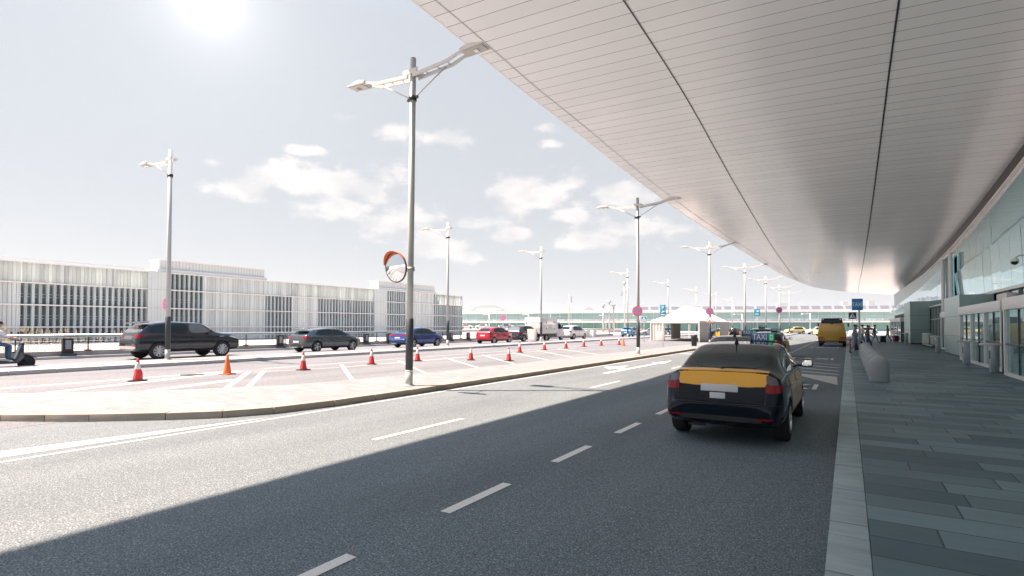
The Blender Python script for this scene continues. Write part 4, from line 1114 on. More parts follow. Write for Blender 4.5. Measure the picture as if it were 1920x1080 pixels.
# ------------------------------------------------------------------ cars
def lerpT(T, y): return interp(T, y)
def chaikin(poly, n=2):
    for _ in range(n):
        q = []
        for i in range(len(poly)):
            a, b = poly[i], poly[(i + 1) % len(poly)]
            q.append((a[0] * .82 + b[0] * .18, a[1] * .82 + b[1] * .18)); q.append((a[0] * .18 + b[0] * .82, a[1] * .18 + b[1] * .82))
        poly = q
    return poly
class Body:
    pass
def make_body(S, paint, trim, parent, arches=True):
    L_ = S['L']
    ys = sorted(set([0, .03, .08, .15, .28] + [round(y, 3) for y, z in S['zt']] + [L_ - .15, L_ - .05, L_] + [L_ * k / 9 for k in range(1, 9)]))
    ys = [y for i, y in enumerate(ys) if i == 0 or y - ys[i - 1] > .025]
    bm = bmesh.new(); rows = []
    for y in ys:
        zt, zs, w, wr, zb = (lerpT(S[k], y) for k in ('zt', 'zs', 'w', 'wr', 'zb'))
        zs = min(zs, zt - .02); g = zt - zs; ws = w * .955
        half = [(0, zb), (w * .78, zb), (w * .965, zb + .05), (w, zb + .34 * (zs - zb)), (w * .998, zb + .74 * (zs - zb)), (ws, zs), (ws + (wr - ws) * .14, zs + .10 * g),
                (ws + (wr - ws) * .78, zs + .74 * g), (wr * .985, zs + .90 * g), (wr * .74, zs + .985 * g), (0, zt)]
        r = [bm.verts.new((x, y, z)) for x, z in half]; l = [r[0]] + [bm.verts.new((-x, y, z)) for x, z in half[1:-1]] + [r[-1]]
        rows.append((r, l))
    for (r0, l0), (r1, l1) in zip(rows, rows[1:]):
        for i in range(10):
            bm.faces.new((r0[i], r1[i], r1[i + 1], r0[i + 1])); bm.faces.new((l0[i], l0[i + 1], l1[i + 1], l1[i]))
    for (r, l) in (rows[0], rows[-1]):
        for i in range(10):
            vs = []
            for v in (r[i], r[i + 1], l[i + 1], l[i]):
                if v not in vs: vs.append(v)
            bm.faces.new(vs)
    bmesh.ops.recalc_face_normals(bm, faces=bm.faces)
    me = bpy.data.meshes.new('tmp'); bm.to_mesh(me); bm.free()
    o = link_mesh('tmp', me); sm = o.modifiers.new('s', 'SUBSURF'); sm.levels = 2
    dg = bpy.context.evaluated_depsgraph_get(); me2 = bpy.data.meshes.new_from_object(o.evaluated_get(dg)); bpy.data.objects.remove(o); bpy.data.meshes.remove(me)
    b = Body(); b.bvh = BVHTree.FromPolygons([v.co.copy() for v in me2.vertices], [tuple(p.vertices) for p in me2.polygons])
    me2.materials.append(paint); me2.materials.append(trim)
    zl = S.get('trimz', .30)
    for p in me2.polygons:
        if p.center.z < zl: p.material_index = 1
    if arches:
        o = link_mesh('tmp', me2)
        c = MB(); 
        for y in S['axles']:
            for s in (-1, 1): c.lathe([(S['r'] + .045, S['W'] / 2 - .30), (S['r'] + .045, S['W'] / 2 + .1)], c=(0, y, S['r']), axis='x', n=36, mi=1) if s > 0 else c.lathe([(S['r'] + .045, -S['W'] / 2 + .30), (S['r'] + .045, -S['W'] / 2 - .1)], c=(0, y, S['r']), axis='x', n=36, mi=1)
        co = c.build('cut', [paint, M['black']])
        bo = o.modifiers.new('b', 'BOOLEAN'); bo.operation = 'DIFFERENCE'; bo.object = co; bo.solver = 'EXACT'
        dg = bpy.context.evaluated_depsgraph_get(); dg.update(); me3 = bpy.data.meshes.new_from_object(o.evaluated_get(dg))
        bpy.data.objects.remove(o); bpy.data.objects.remove(co)
        me2 = me3
    for p in me2.polygons: p.use_smooth = True
    me2.set_sharp_from_angle(angle=math.radians(48)); me2.name = 'body'
    b.obj = link_mesh('body', me2, parent); return b

def project(b, view, p, s=1):
    if view == 'side': o = Vector((s * 4, p[0], p[1])); d = Vector((-s, 0, 0))
    elif view == 'rear': o = Vector((p[0], -4, p[1])); d = Vector((0, 1, 0))
    elif view == 'oblique': q = .70710678; o = Vector((p[0], q * p[1] - 4 * q, q * p[1] + 4 * q)); d = Vector((0, q, -q))
    elif view == 'front': o = Vector((p[0], 12, p[1])); d = Vector((0, -1, 0))
    else: o = Vector((p[0], p[1], 5)); d = Vector((0, 0, -1))
    h = b.bvh.ray_cast(o, d)
    return h[0], h[1]
def patch(b, name, poly, view, m, par, off=.004, s=1, rnd_=2, step=.06, depth=.006):
    if rnd_: poly = chaikin(poly, rnd_)
    bm = bmesh.new()
    bm.faces.new([bm.verts.new((p[0], p[1], 0)) for p in poly])
    for ax in (0, 1):
        lo = min(p[ax] for p in poly); hi = max(p[ax] for p in poly); v = lo + step
        while v < hi:
            co = [0, 0, 0]; co[ax] = v; no = [0, 0, 0]; no[ax] = 1
            bmesh.ops.bisect_plane(bm, geom=bm.verts[:] + bm.edges[:] + bm.faces[:], plane_co=co, plane_no=no, dist=1e-5); v += step
    bmesh.ops.triangulate(bm, faces=[f for f in bm.faces if len(f.verts) > 4])
    nrm = {}
    for v in list(bm.verts):
        l, n = project(b, view, (v.co.x, v.co.y), s)
        if l is None: nrm[v] = None; continue
        v.co = l + n * off; nrm[v] = n
    bad = [v for v in bm.verts if nrm[v] is None]
    bmesh.ops.delete(bm, geom=bad, context='VERTS')
    bmesh.ops.recalc_face_normals(bm, faces=bm.faces)
    if bm.faces:
        f = max(bm.faces, key=lambda q: q.calc_area())
        if f.normal.dot(nrm[f.verts[0]]) < 0: bmesh.ops.reverse_faces(bm, faces=bm.faces)
    be = [e for e in bm.edges if e.is_boundary]
    r = bmesh.ops.extrude_edge_only(bm, edges=be)
    # extruded verts sit over their originals: push them into the body
    orig = {tuple(round(c, 5) for c in v.co): n for v, n in nrm.items() if v.is_valid and n is not None}
    for v in [g for g in r['geom'] if isinstance(g, bmesh.types.BMVert)]:
        n = orig.get(tuple(round(c, 5) for c in v.co))
        if n: v.co -= n * (depth + off)
    me = bpy.data.meshes.new(name); bm.to_mesh(me); bm.free()
    for p in me.polygons: p.use_smooth = True
    me.set_sharp_from_angle(angle=math.radians(50)); me.materials.append(m)
    return link_mesh(name, me, par)
def grow(poly, d):
    c = (sum(p[0] for p in poly) / len(poly), sum(p[1] for p in poly) / len(poly)); r = []
    xs = [p[0] for p in poly]; zs = [p[1] for p in poly]; sx = 1 + 2 * d / (max(xs) - min(xs)); sz = 1 + 2 * d / (max(zs) - min(zs))
    return [(c[0] + (p[0] - c[0]) * sx, c[1] + (p[1] - c[1]) * sz) for p in poly]

def wheel(par, x, y, r, s, spokes=5, wd=.21, rimc='alloy'):
    mb = MB(); h = wd / 2
    mb.lathe([(r * .66, -h), (r * .93, -h), (r * .985, -h * .75), (r, -h * .35), (r, h * .35), (r * .985, h * .75), (r * .93, h), (r * .66, h)], n=36, axis='x', cap=False)
    w = mb.build('wheel', M['rubber'], par, smooth=True, angle=40); w.location = (x, y, r)
    mb = MB(); f = s * (h - .01)
    mb.lathe([(r * .67, s * (h + .004)), (r * .63, s * (h + .006)), (r * .60, s * (h - .05))], n=36, axis='x', cap=False)
    for k in range(spokes):
        a = 2 * PI * k / spokes
        for da in (-.13, .13):
            p0 = (f * .7, .05 * math.cos(a), .05 * math.sin(a)); p1 = (f, r * .63 * math.cos(a + da), r * .63 * math.sin(a + da))
            mb.tube([p0, p1], [.026, .020], 6)
    mb.lathe([(.055, f * .5), (.05, s * (h - .0))], n=14, axis='x')
    mb.build('rim', M[rimc], w, smooth=True, angle=40)
    mb = MB(); mb.lathe([(r * .66, s * (h - .09)), (r * .1, s * (h - .085))], n=24, axis='x'); mb.build('brake_well', M['black'], w)
    return w

def make_car(name, S, paint, glass='carglass', detail=2):
    root = empty(name); trim = S.get('trimmat', M['black'])
    b = make_body(S, paint, trim, root)
    W2 = S['W'] / 2
    for y in S['axles']:
        for s in (-1, 1): wheel(root, s * (W2 - .115), y, S['r'], s, S.get('spokes', 5), S.get('tw', .215))
    for s in (-1, 1):
        for iw, poly in enumerate(S['win']): patch(b, 'side_window', poly, 'side', M[S.get('winmat', {}).get(iw, glass)], root, .003, s)
        for poly in S.get('dark', []): patch(b, 'pillar_trim', poly, 'side', M['black'], root, .0022, s, rnd_=1)
        if detail:
            for i, poly in enumerate(S.get('doors', [])):
                dm = S.get('doormat', paint)
                d = patch(b, 'door', poly, 'side', dm, root, .0055, s, rnd_=1)
                patch(b, 'door_seal', grow(poly, .009), 'side', M['black'], d, .0022, s, rnd_=1)
                ys = [p[0] for p in poly]; z_ = S['handle_z']; y_ = min(ys) + .16
                l, n = project(b, 'side', (y_, z_), s)
                if l:
                    mb = MB(); mb.box(tuple(l + n * .022), (.025, .17, .028)); mb.build('handle', S.get('handlemat', paint), d, bevel=.006)
        for poly in S.get('tail_side', []): patch(b, 'tail_light', poly, 'side', M['tail'], root, .006, s)
        for poly in S.get('head_side', []): patch(b, 'headlight', poly, 'side', M['head'], root, .006, s)
        # door mirror
        my, mz = S['mirror']; l, n = project(b, 'side', (my, mz), s)
        if l:
            mb = MB(); c = Vector((s * (W2 + .10), my - .02, mz + .07)); mb.box(tuple(c), (.19, .12, .14), taper=.85); mb.box((s * (W2 - .0), my, mz + .02), (.14, .05, .04))
            m_ = mb.build('door_mirror', S.get('mirrormat', paint), root, bevel=.022)
            mb = MB(); mb.box((c.x, c.y - .063, c.z), (.15, .006, .10)); mb.build('mirror_glass', M['mirror'], m_)
    patch(b, 'rear_window', S['rearwin'], S.get('rearview', 'rear'), M[S.get('rearglass', glass)], root, .003)
    if 'windshield' in S: patch(b, 'windshield', S['windshield'], 'front', M['carglass'], root, .003)
    for poly, mm, nm, of in S.get('rear', []): patch(b, nm, poly, 'rear', mm, root, of)
    for poly, mm, nm, of in S.get('rear_lr', []):
        for s in (-1, 1): patch(b, nm, [(s * x, z) for x, z in poly][::s], 'rear', mm, root, of)
    return root, b

def gen(L, W, H, belt, hood, ro, wb, r, rg0, rg1, rp, wt, wbs, zb=.22, tumble=.80, **k):
    W2 = W / 2
    S = dict(L=L, W=W, r=r, axles=(ro, ro + wb))
    S['zt'] = [(0, belt * .60), (.03, belt * .80), (.08, belt * .95), rg0, rg1, (rp, H), wt, wbs, (L - .45, hood), (L - .12, hood - k.get('nose', .10)), (L - .03, hood - .22), (L, hood - .36)]
    S['zs'] = [(0, belt * .55), (.05, belt * .78), (.12, belt * .93), (.4, belt), (wbs[0] - .1, belt - .03), (L - .45, hood - .10), (L - .1, hood - .2), (L, hood - .45)]
    S['w'] = [(0, W2 * .80), (.05, W2 * .88), (.14, W2 * .94), (.35, W2 * .985), (.8, W2), (L - .9, W2), (L - .35, W2 * .94), (L - .12, W2 * .84), (L, W2 * .66)]
    t = W2 * tumble
    S['wr'] = [(0, W2 * .72), (.1, W2 * .80), (rg0[0] + .05, W2 * .80), (rg1[0], t * .93), (rp, t), (wt[0], t * .97), (wbs[0], W2 * .86), (L - .4, W2 * .80), (L, W2 * .6)]
    S['zb'] = [(0, zb + .12), (.3, zb + .02), (.7, zb), (L - .6, zb), (L, zb + .05)]
    S['mirror'] = (wbs[0] - .42, belt + .02); S['handle_z'] = belt - .10
    S['trimz'] = zb + .04
    S.update(k); return S
# ---- the liftback saloon used for the taxis and the blue car
def saloon(**k):
    S = gen(4.48, 1.71, 1.46, .955, .90, .88, 2.60, .315, (.24, 1.055), (1.38, 1.425), 2.1, (2.72, 1.41), (3.42, 1.03), zb=.22, tumble=.765)
    S['wr'][1] = (.1, .66); S['wr'][2] = (.3, .655)
    S['zt'] = [(0, .585), (.035, .612), (.075, .625), (.09, .72), (.105, .86), (.125, .985), (.16, 1.045), (.24, 1.06), (.46, 1.08), (.62, 1.13), (.95, 1.29), (1.38, 1.425), (2.1, 1.46), (2.72, 1.41), (3.42, 1.03), (4.03, .90), (4.36, .80), (4.45, .66), (4.48, .50)]
    S['zs'] = [(0, .53), (.06, .58), (.10, .74), (.16, .93), (.3, .965), (.9, .965), (2, .945), (3.3, .93), (4.03, .80), (4.38, .68), (4.48, .44)]
    S['win'] = [[(.98, 1.02), (1.42, 1.27), (1.96, 1.345), (1.98, 1.0)], [(2.08, 1.0), (2.06, 1.35), (2.62, 1.325), (3.14, 1.02), (3.1, .995)]]
    S['dark'] = [[(.80, .995), (1.36, 1.30), (1.9, 1.375), (2.66, 1.355), (3.24, 1.01), (3.2, .975), (2.0, .975)]]
    S['doors'] = [[(1.22, .62), (1.12, .80), (1.02, .945), (1.98, .94), (2.0, .30), (1.40, .30), (1.30, .50)], [(2.04, .94), (3.16, .93), (3.14, .30), (2.06, .30)]]
    S['rearwin'] = [(-.60, 1.115), (-.515, 1.89), (.515, 1.89), (.60, 1.115)]; S['rearview'] = 'oblique'
    S['windshield'] = [(-.66, 1.07), (-.52, 1.37), (.52, 1.37), (.66, 1.07)]
    S['tail_side'] = [[(.06, .78), (.04, .98), (.20, .99), (.33, .90), (.28, .80)]]
    S['head_side'] = [[(4.1, .70), (4.0, .82), (4.3, .76), (4.42, .62)]]
    S['mirror'] = (3.02, .985); S['handle_z'] = .83; S['trimz'] = .25
    S.update(k); return S
T = saloon(handlemat=M['taxiyellow'], doormat=M['taxiyellow'], mirrormat=M['black'])
lid = [(-.585, .706), (-.63, .81), (-.63, 1.075), (.63, 1.075), (.63, .81), (.585, .706)]
T['rear'] = [([(-.57, .62), (-.60, .875), (.60, .875), (.57, .62)], M['taxiblack'], 'tailgate_lower', .004)]
T['rear_lr'] = [([(.615, .885), (.60, 1.02), (.68, 1.0), (.735, .975), (.77, .88)], M['tailclear'], 'tail_light', .008), ([(.59, .775), (.615, .885), (.80, .88), (.80, .77)], M['tail'], 'tail_light', .008)]
T['tail_side'] = [[(.0, .77), (.02, .88), (.30, .89), (.24, .79)]]
taxi, tb = make_car('taxi_car', T, M['taxiblack'])
taxi.location = (-1.60, 8.16, 0)
_bl = patch(tb, 'boot_lid', lid, 'oblique', M['taxiyellow'], taxi, .006, rnd_=1); patch(tb, 'lid_seam', grow(lid, .012), 'oblique', M['black'], _bl, .0025, rnd_=1)
for s in (-1, 1): patch(tb, 'tailgate_seam', [(s * .595, .625), (s * .605, .625), (s * .622, .88), (s * .612, .88)][::s], 'rear', M['black'], taxi, .0055, rnd_=0)
# licence plate and badge plate (blank), wiper, exhaust, antennas, roof sign
def on_rear(b, x, z): return project(b, 'rear', (x, z))
mb = MB(); l, n = on_rear(tb, 0, .81); mb.box((-.02, l.y - .012, .812), (.52, .014, .115), rx=-.08); mb.build('licence_plate', M['plate'], taxi, bevel=.006)
mb = MB(); l, n = on_rear(tb, 0, .70); mb.box((-.035, l.y - .014, .705), (.215, .012, .095), rx=-.05); mb.build('licence_badge', M['plate'], taxi, bevel=.006)
mb = MB(); mb.tube([(0, .275, 1.105), (.18, .33, 1.115), (.46, .30, 1.10)], [.014, .011, .007], 6); mb.lathe([(.03, 0), (.02, .03)], c=(0, .28, 1.09), n=12); mb.build('rear_wiper', M['black'], taxi)
mb = MB(); mb.tube([(0, 1.52, 1.44), (0, 1.50, 1.49), (0, 1.36, 1.66)], [.02, .012, .003], 8); mb.lathe([(.035, 1.43), (.018, 1.49), (.008, 1.50)], c=(0, 1.52, 0), n=12); mb.build('antenna', M['black'], taxi)
mb = MB(); mb.tube([(.15, 2.1, 1.45), (.15, 2.1, 1.49)], [.02, .02], 8); mb.tube([(.15, 2.1, 1.48), (.15, 2.0, 1.60)], [.006, .003], 6); mb.build('antenna', M['black'], taxi)
mb = MB(); mb.box((-.34, .14, .255), (.24, .05, .03)); mb.build('exhaust', M['dark'], taxi)
for s in (-1, 1):
    patch(tb, 'bumper_reflector', [(s * .50, .40), (s * .50, .425), (s * .72, .43), (s * .72, .405)][::s], 'rear', M['tail'], taxi, .004)
patch(tb, 'bumper_seam', [(-.80, .600), (-.80, .608), (.80, .608), (.80, .600)], 'rear', M['black'], taxi, .0045, rnd_=0)
patch(tb, 'bumper_lower', [(-.70, .30), (-.72, .43), (.72, .43), (.70, .30)], 'rear', M['black'], taxi, .003)
def roof_sign(root, y, z, x=.32):
    mb = MB(); mb.box((x, y, z + .10), (.40, .13, .15)); s = mb.build('taxi_roof_sign', M['signblue2'], root, bevel=.012)
    mb = MB(); mb.box((x, y, z + .012), (.44, .16, .03)); mb.build('sign_foot', M['black'], s)
    lettering(s, 'TAXI', .135, x - .035, y - .068, z + .10, sx=.80, sz=1.1)
    mb = MB(); mb.box((x + .155, y - .067, z + .10), (.075, .006, .13)); mb.build('green_display', M['green'], s)
    mb = MB()
    for k in (-1, 1):
        mb.box((x + .155, y - .072, z + .10 + k * .032), (.04, .003, .010)); mb.box((x + .137, y - .072, z + .10 + k * .018), (.008, .003, .03)); mb.box((x + .173, y - .072, z + .10 + k * .018), (.008, .003, .03))
    mb.build('display_digits', M['signwhite'], s)
roof_sign(taxi, 2.55, 1.425, .27)
tag(taxi, 'black and yellow liftback taxi with lit roof sign, nearest the camera', 'taxi', 'black and yellow taxis')
t2 = copy_tree(taxi); t2.location = (-2.78, 15.2, 0); t2.rotation_euler = (0, 0, .03); tag(t2, 'black and yellow taxi just ahead of the nearest one, mostly hidden by it', 'taxi', 'black and yellow taxis')

# ---- hatchbacks
def hatch(L=4.31, W=1.79, H=1.44, belt=.95, hood=.90, r=.325, wb=2.63, **k):
    S = gen(L, W, H, belt, hood, .80, wb, r, (.13, belt + .06), (.62, H - .09), L * .42, (L * .60, H - .05), (L * .765, belt + .07), tumble=.77)
    a, bq, c = L * .175, L * .445, L * .455
    S['win'] = [[(a + .02, belt + .07), (a + .32, H - .13), (bq, H - .10), (bq, belt + .04)], [(c + .04, belt + .035), (c + .03, H - .10), (L * .59, H - .12), (L * .715, belt + .055)]]
    S['dark'] = [[(a - .10, belt + .05), (a + .25, H - .10), (bq, H - .065), (L * .60, H - .09), (L * .74, belt + .04), (bq, belt + .015)]]
    S['doors'] = [[(a + .48, .58), (a + .38, .80), (a + .36, belt - .01), (bq + .01, belt - .015), (bq + .01, .30), (a + .62, .30)], [(c + .02, belt - .015), (L * .73, belt - .03), (L * .728, .30), (c + .02, .30)]]
    S['rearwin'] = [(-W * .36, belt + .09), (-W * .30, H - .16), (W * .30, H - .16), (W * .36, belt + .09)]
    S['windshield'] = [(-W * .38, belt + .10), (-W * .30, H - .1), (W * .30, H - .1), (W * .38, belt + .10)]
    S['rear_lr'] = [([(W * .27, belt - .14), (W * .29, belt + .0), (W * .46, belt - .01), (W * .47, belt - .15)], M['tail'], 'tail_light', .007)]
    S['tail_side'] = [[(.02, belt - .15), (.03, belt - .01), (.34, belt - .0), (.26, belt - .13)]]
    S['head_side'] = [[(L - .62, hood - .12), (L - .50, hood - .05), (L - .18, hood - .12), (L - .08, hood - .24)]]
    S['rear'] = [([(-W * .30, .30), (-W * .32, .42), (W * .32, .42), (W * .30, .30)], M['black'], 'bumper_insert', .003)]
    S.update(k); return S
def plate_on(root, b, z, w=.50):
    l, n = project(b, 'rear', (0, z))
    if l:
        mb = MB(); mb.box((0, l.y - .008, z), (w, .012, .11)); mb.build('licence_plate', M['plate'], root, bevel=.004)
XR = -27.15
def place(o, x, y, z=.2, rz=0.0): o.location = (x, y, z); o.rotation_euler = (0, 0, rz)
p_grey = car_paint('paint_grey', (.075, .095, .105), .55); p_navy = car_paint('paint_black_navy', (.008, .011, .02), .2, .15); p_blue = car_paint('paint_blue', (.012, .045, .20), .45)
p_red = car_paint('paint_red', (.42, .008, .03), .25); p_white = car_paint('paint_white', (.66, .65, .64), .0, .3); p_lblue = car_paint('paint_light_blue', (.05, .22, .42), .4); p_dark = car_paint('paint_dark', (.03, .035, .05), .4)
p_silver = car_paint('paint_silver', (.36, .42, .47), .6); p_cream = car_paint('paint_cream', (.62, .50, .22), .0, .3)
g1, gb = make_car('parked_car', hatch(handlemat=p_grey, spokes=5, r=.33), p_grey); plate_on(g1, gb, .62)
mb = MB(); mb.box((0, .34, 1.375), (1.15, .34, .035), rx=.1); mb.build('roof_spoiler', p_grey, g1, bevel=.012)
for x in (-.56, .56):
    l, n = project(gb, 'rear', (x, .36)); mb = MB(); mb.lathe([(.045, -.03), (.045, .05)], c=(x, l.y, .33), axis='y', n=12); mb.build('exhaust_pipe', M['chrome'], g1)
mb = MB()
for s in (-1, 1): mb.tube([(s * .60, .9, 1.40), (s * .60, 1.3, 1.455), (s * .60, 2.4, 1.44)], .014, 6)
mb.build('roof_rail', M['chrome'], g1)
place(g1, XR, 19.55); tag(g1, 'dark grey five-door hatchback with large alloy wheels', 'car', 'cars queued on the far road')
# SUV
S = hatch(L=4.85, W=1.98, H=1.80, belt=1.13, hood=1.12, r=.385, wb=2.92, zb=.30)
S = gen(4.85, 1.98, 1.78, 1.14, 1.14, .93, 2.92, .385, (.10, 1.20), (.56, 1.69), 1.5, (2.95, 1.72), (3.55, 1.24), zb=.33, tumble=.80, nose=.05)
S['w'][-2:] = [(4.73, .92), (4.85, .78)]
S['winmat'] = {2: 'carglassgrey'}
S['win'] = [[(.50, 1.22), (.72, 1.58), (1.28, 1.64), (1.30, 1.21)], [(1.36, 1.21), (1.34, 1.64), (2.18, 1.665), (2.20, 1.20)], [(2.28, 1.20), (2.26, 1.665), (2.88, 1.64), (3.32, 1.22)]]
S['dark'] = [[(.36, 1.20), (.62, 1.64), (2.2, 1.705), (2.92, 1.68), (3.44, 1.20), (2.0, 1.17)]]
S['doors'] = [[(1.40, .80), (1.25, 1.0), (1.22, 1.13), (2.22, 1.12), (2.23, .45), (1.52, .45)], [(2.26, 1.12), (3.52, 1.11), (3.46, .45), (2.26, .45)]]
S['rearwin'] = [(-.72, 1.24), (-.62, 1.58), (.62, 1.58), (.72, 1.24)]; S['rearglass'] = 'carglassgrey'
S['windshield'] = [(-.76, 1.26), (-.62, 1.66), (.62, 1.66), (.76, 1.26)]
S['rear_lr'] = [([(.50, 1.02), (.52, 1.15), (.93, 1.14), (.93, 1.01)], M['tail'], 'tail_light', .008), ([(.5, .62), (.5, .66), (.82, .665), (.82, .62)], M['tail'], 'bumper_reflector', .006)]
S['tail_side'] = [[(.03, 1.0), (.04, 1.13), (.42, 1.15), (.30, 1.03)]]
S['head_side'] = [[(4.2, 1.0), (4.3, 1.06), (4.62, 1.0), (4.78, .86)]]
S['rear'] = [([(-.42, .94), (-.42, 1.10), (.42, 1.10), (.42, .94)], M['carglassgrey'], 'plate_recess', .004), ([(-.78, .48), (-.82, .62), (.82, .62), (.78, .48)], M['steel'], 'bumper_insert', .004)]
S['mirror'] = (3.2, 1.22); S['handle_z'] = 1.02; S['trimz'] = .42; S['spokes'] = 9; S['tw'] = .25; S['handlemat'] = p_navy
suv, sb = make_car('parked_car', S, p_navy); 
mb = MB(); mb.box((0, .42, 1.70), (1.36, .44, .045), rx=.12); mb.build('roof_spoiler', p_navy, suv, bevel=.015)
mb = MB()
l, n = project(sb, 'side', (3.78, 1.02), 1)
mb.prism([(3.72, .99), (3.98, 1.01), (3.96, 1.07), (3.74, 1.06)], l.x - .01, l.x + .012, fn=lambda a, b, h: (h, a, b)); mb.build('fender_vent', M['chrome'], suv)
place(suv, -27.78, 11.2); tag(suv, 'large glossy black SUV parked behind the lamp pole on the far road', 'car', 'cars queued on the far road')
# blue saloon
Bq = saloon(); Bq['handlemat'] = p_blue
Bq['rear_lr'] = [([(.30, .86), (.30, .90), (.50, .96), (.80, .95), (.80, .84), (.5, .84)], M['tail'], 'tail_light', .008)]
Bq['rear'] = [([(-.36, .84), (-.36, .875), (.36, .875), (.36, .84)], M['tail'], 'light_bar', .006), ([(-.6, .30), (-.6, .42), (.6, .42), (.6, .30)], M['black'], 'bumper_insert', .003)]
bl, bb = make_car('parked_car', Bq, p_blue); plate_on(bl, bb, .70); place(bl, XR + .1, 27.6); tag(bl, 'deep blue saloon partly hidden by the nearest lamp pole', 'car', 'cars queued on the far road')
# red small hatch
S = hatch(L=3.92, W=1.70, H=1.50, belt=.98, hood=.95, r=.30, wb=2.48)
S['axles'] = (.62, 3.10); S['spokes'] = 7
S['rear_lr'] = [([(.46, .80), (.50, .98), (.78, .98), (.80, .80)], M['tail'], 'tail_light', .007)]
rd, rb = make_car('parked_car', S, p_red, 'carglass'); plate_on(rd, rb, .72); place(rd, XR + .1, 38.1); tag(rd, 'bright red small hatchback on the far road', 'car', 'cars queued on the far road')
# dark estate ahead of it
S = hatch(L=4.4, W=1.82, H=1.64, belt=1.02, hood=1.0, r=.34, wb=2.66); S['rearglass'] = 'carglassgrey'
dk, db = make_car('parked_car', S, p_dark); place(dk, XR - .25, 43.5); tag(dk, 'dark tall hatchback between the red car and the white cabinet', 'car', 'cars queued on the far road')
# white crossover
S = hatch(L=4.55, W=1.84, H=1.66, belt=1.04, hood=1.03, r=.355, wb=2.70); S['zb'] = [(0, .40), (.4, .28), (4.0, .28), (4.55, .34)]; S['trimz'] = .40
S['rear_lr'] = [([(.42, .96), (.60, 1.04), (.86, 1.02), (.86, .92), (.6, .92)], M['tail'], 'tail_light', .007)]; S['rear'] = [([(-.75, .42), (-.78, .58), (.78, .58), (.75, .42)], M['greyped'], 'bumper_insert', .004)]
wc, wb_ = make_car('parked_car', S, p_white); plate_on(wc, wb_, .80); place(wc, XR + .2, 53.6, rz=-.03); tag(wc, 'white crossover car ahead of the box truck', 'car', 'cars queued on the far road')
lb = copy_tree(g1); lb.location = (XR + .2, 73.4, .2); lb.rotation_euler = (0, 0, 0)
def repaint(root, frm, to, cache={}):
    for o in [root] + list(root.children) + [c for ch in root.children for c in ch.children]:
        if o.type == 'MESH':
            k = (o.data.name, to.name)
            if any(m == frm for m in o.data.materials):
                if k not in cache:
                    me = o.data.copy()
                    for i, m in enumerate(me.materials):
                        if m == frm: me.materials[i] = to
                    cache[k] = me
                o.data = cache[k]
repaint(lb, p_grey, p_lblue); tag(lb, 'light blue hatchback far along the road near the last cones', 'car', 'cars queued on the far road')
# third taxi: hatchback with red lamp, fourth taxi: tall wagon
t3 = copy_tree(g1); place(t3, -4.05, 31.6, 0); repaint(t3, p_grey, M['taxiblack'])
S = hatch(doormat=M['taxiyellow'], handlemat=M['taxiyellow']); S['rear'] = [([(-.60, .60), (-.66, .80), (-.60, .99), (.60, .99), (.66, .80), (.60, .60)], M['taxiyellow'], 'tailgate', .006)]
for ch in list(t3.children):
    for g in list(ch.children): bpy.data.objects.remove(g)
    bpy.data.objects.remove(ch)
bpy.data.objects.remove(t3)
t3, tb3 = make_car('taxi_car', S, M['taxiblack']); place(t3, -3.8, 31.6, 0); roof_sign(t3, 1.9, 1.43, .3)
mb = MB(); mb.tube([(0, 1.0, 1.40), (0, .9, 1.56)], [.012, .004], 6); mb.build('antenna', M['black'], t3)
tag(t3, 'black and yellow hatchback taxi right behind the roof sign of the nearest taxi', 'taxi', 'black and yellow taxis')
S = hatch(L=4.5, W=1.82, H=1.62, belt=1.0, hood=.98, doormat=M['taxiyellow'], handlemat=M['taxiyellow']); S['rear'] = [([(-.62, .60), (-.68, .8), (-.62, 1.04), (.62, 1.04), (.68, .8), (.62, .60)], M['taxiyellow'], 'tailgate', .006)]
t4, tb4 = make_car('taxi_car', S, M['taxiblack']); place(t4, -5.2, 40.2, 0, .03); roof_sign(t4, 1.9, 1.62, 0)
tag(t4, 'taller black and yellow taxi farther up, left of the hatchback taxi', 'taxi', 'black and yellow taxis')
t5 = copy_tree(t4); place(t5, -12.3, 78, 0, 1.3); tag(t5, 'small distant yellow and black taxi standing across the road beside the tent', 'taxi', 'black and yellow taxis')
# distant cars
def far_car(src, frm, to, x, y, rz, lab, z=0.0, grp='distant cars beyond the tent', cat='car'):
    o = copy_tree(src); place(o, x, y, z, rz)
    if to: repaint(o, frm, to)
    tag(o, lab, cat, grp); return o
far_car(wc, p_white, p_cream, -8.3, 138.8, PSI + PI / 2, 'cream yellow estate car side-on in the distance, left of the white one')
far_car(wc, p_white, None, -3.8, 134.0, PSI + PI / 2, 'white off-road car side-on in the distance, left of the yellow minibus')
far_car(wc, p_white, p_cream, -1.2, 111.5, PSI + PI / 2, 'pale yellow car half hidden by the left side of the minibus')
far_car(wc, p_white, None, 4.2, 118.0, PSI + PI / 2, 'white car half hidden by the right side of the minibus')
far_car(g1, p_grey, p_silver, -29.2, 93.5, PSI - .9, 'silver car seen through the left opening of the tent', z=.1)
far_car(g1, p_grey, p_silver, -26.0, 90.0, PSI + 1.3, 'silver car half hidden by the middle panel of the tent', z=.1)
far_car(g1, p_grey, p_lblue, -26.6, 99.5, PSI + 1.2, 'light blue car seen through the middle opening of the tent', z=.1)
far_car(g1, p_grey, p_dark, -13.6, 80.5, PSI + 1.4, 'dark car right of the distant yellow taxi', z=0)
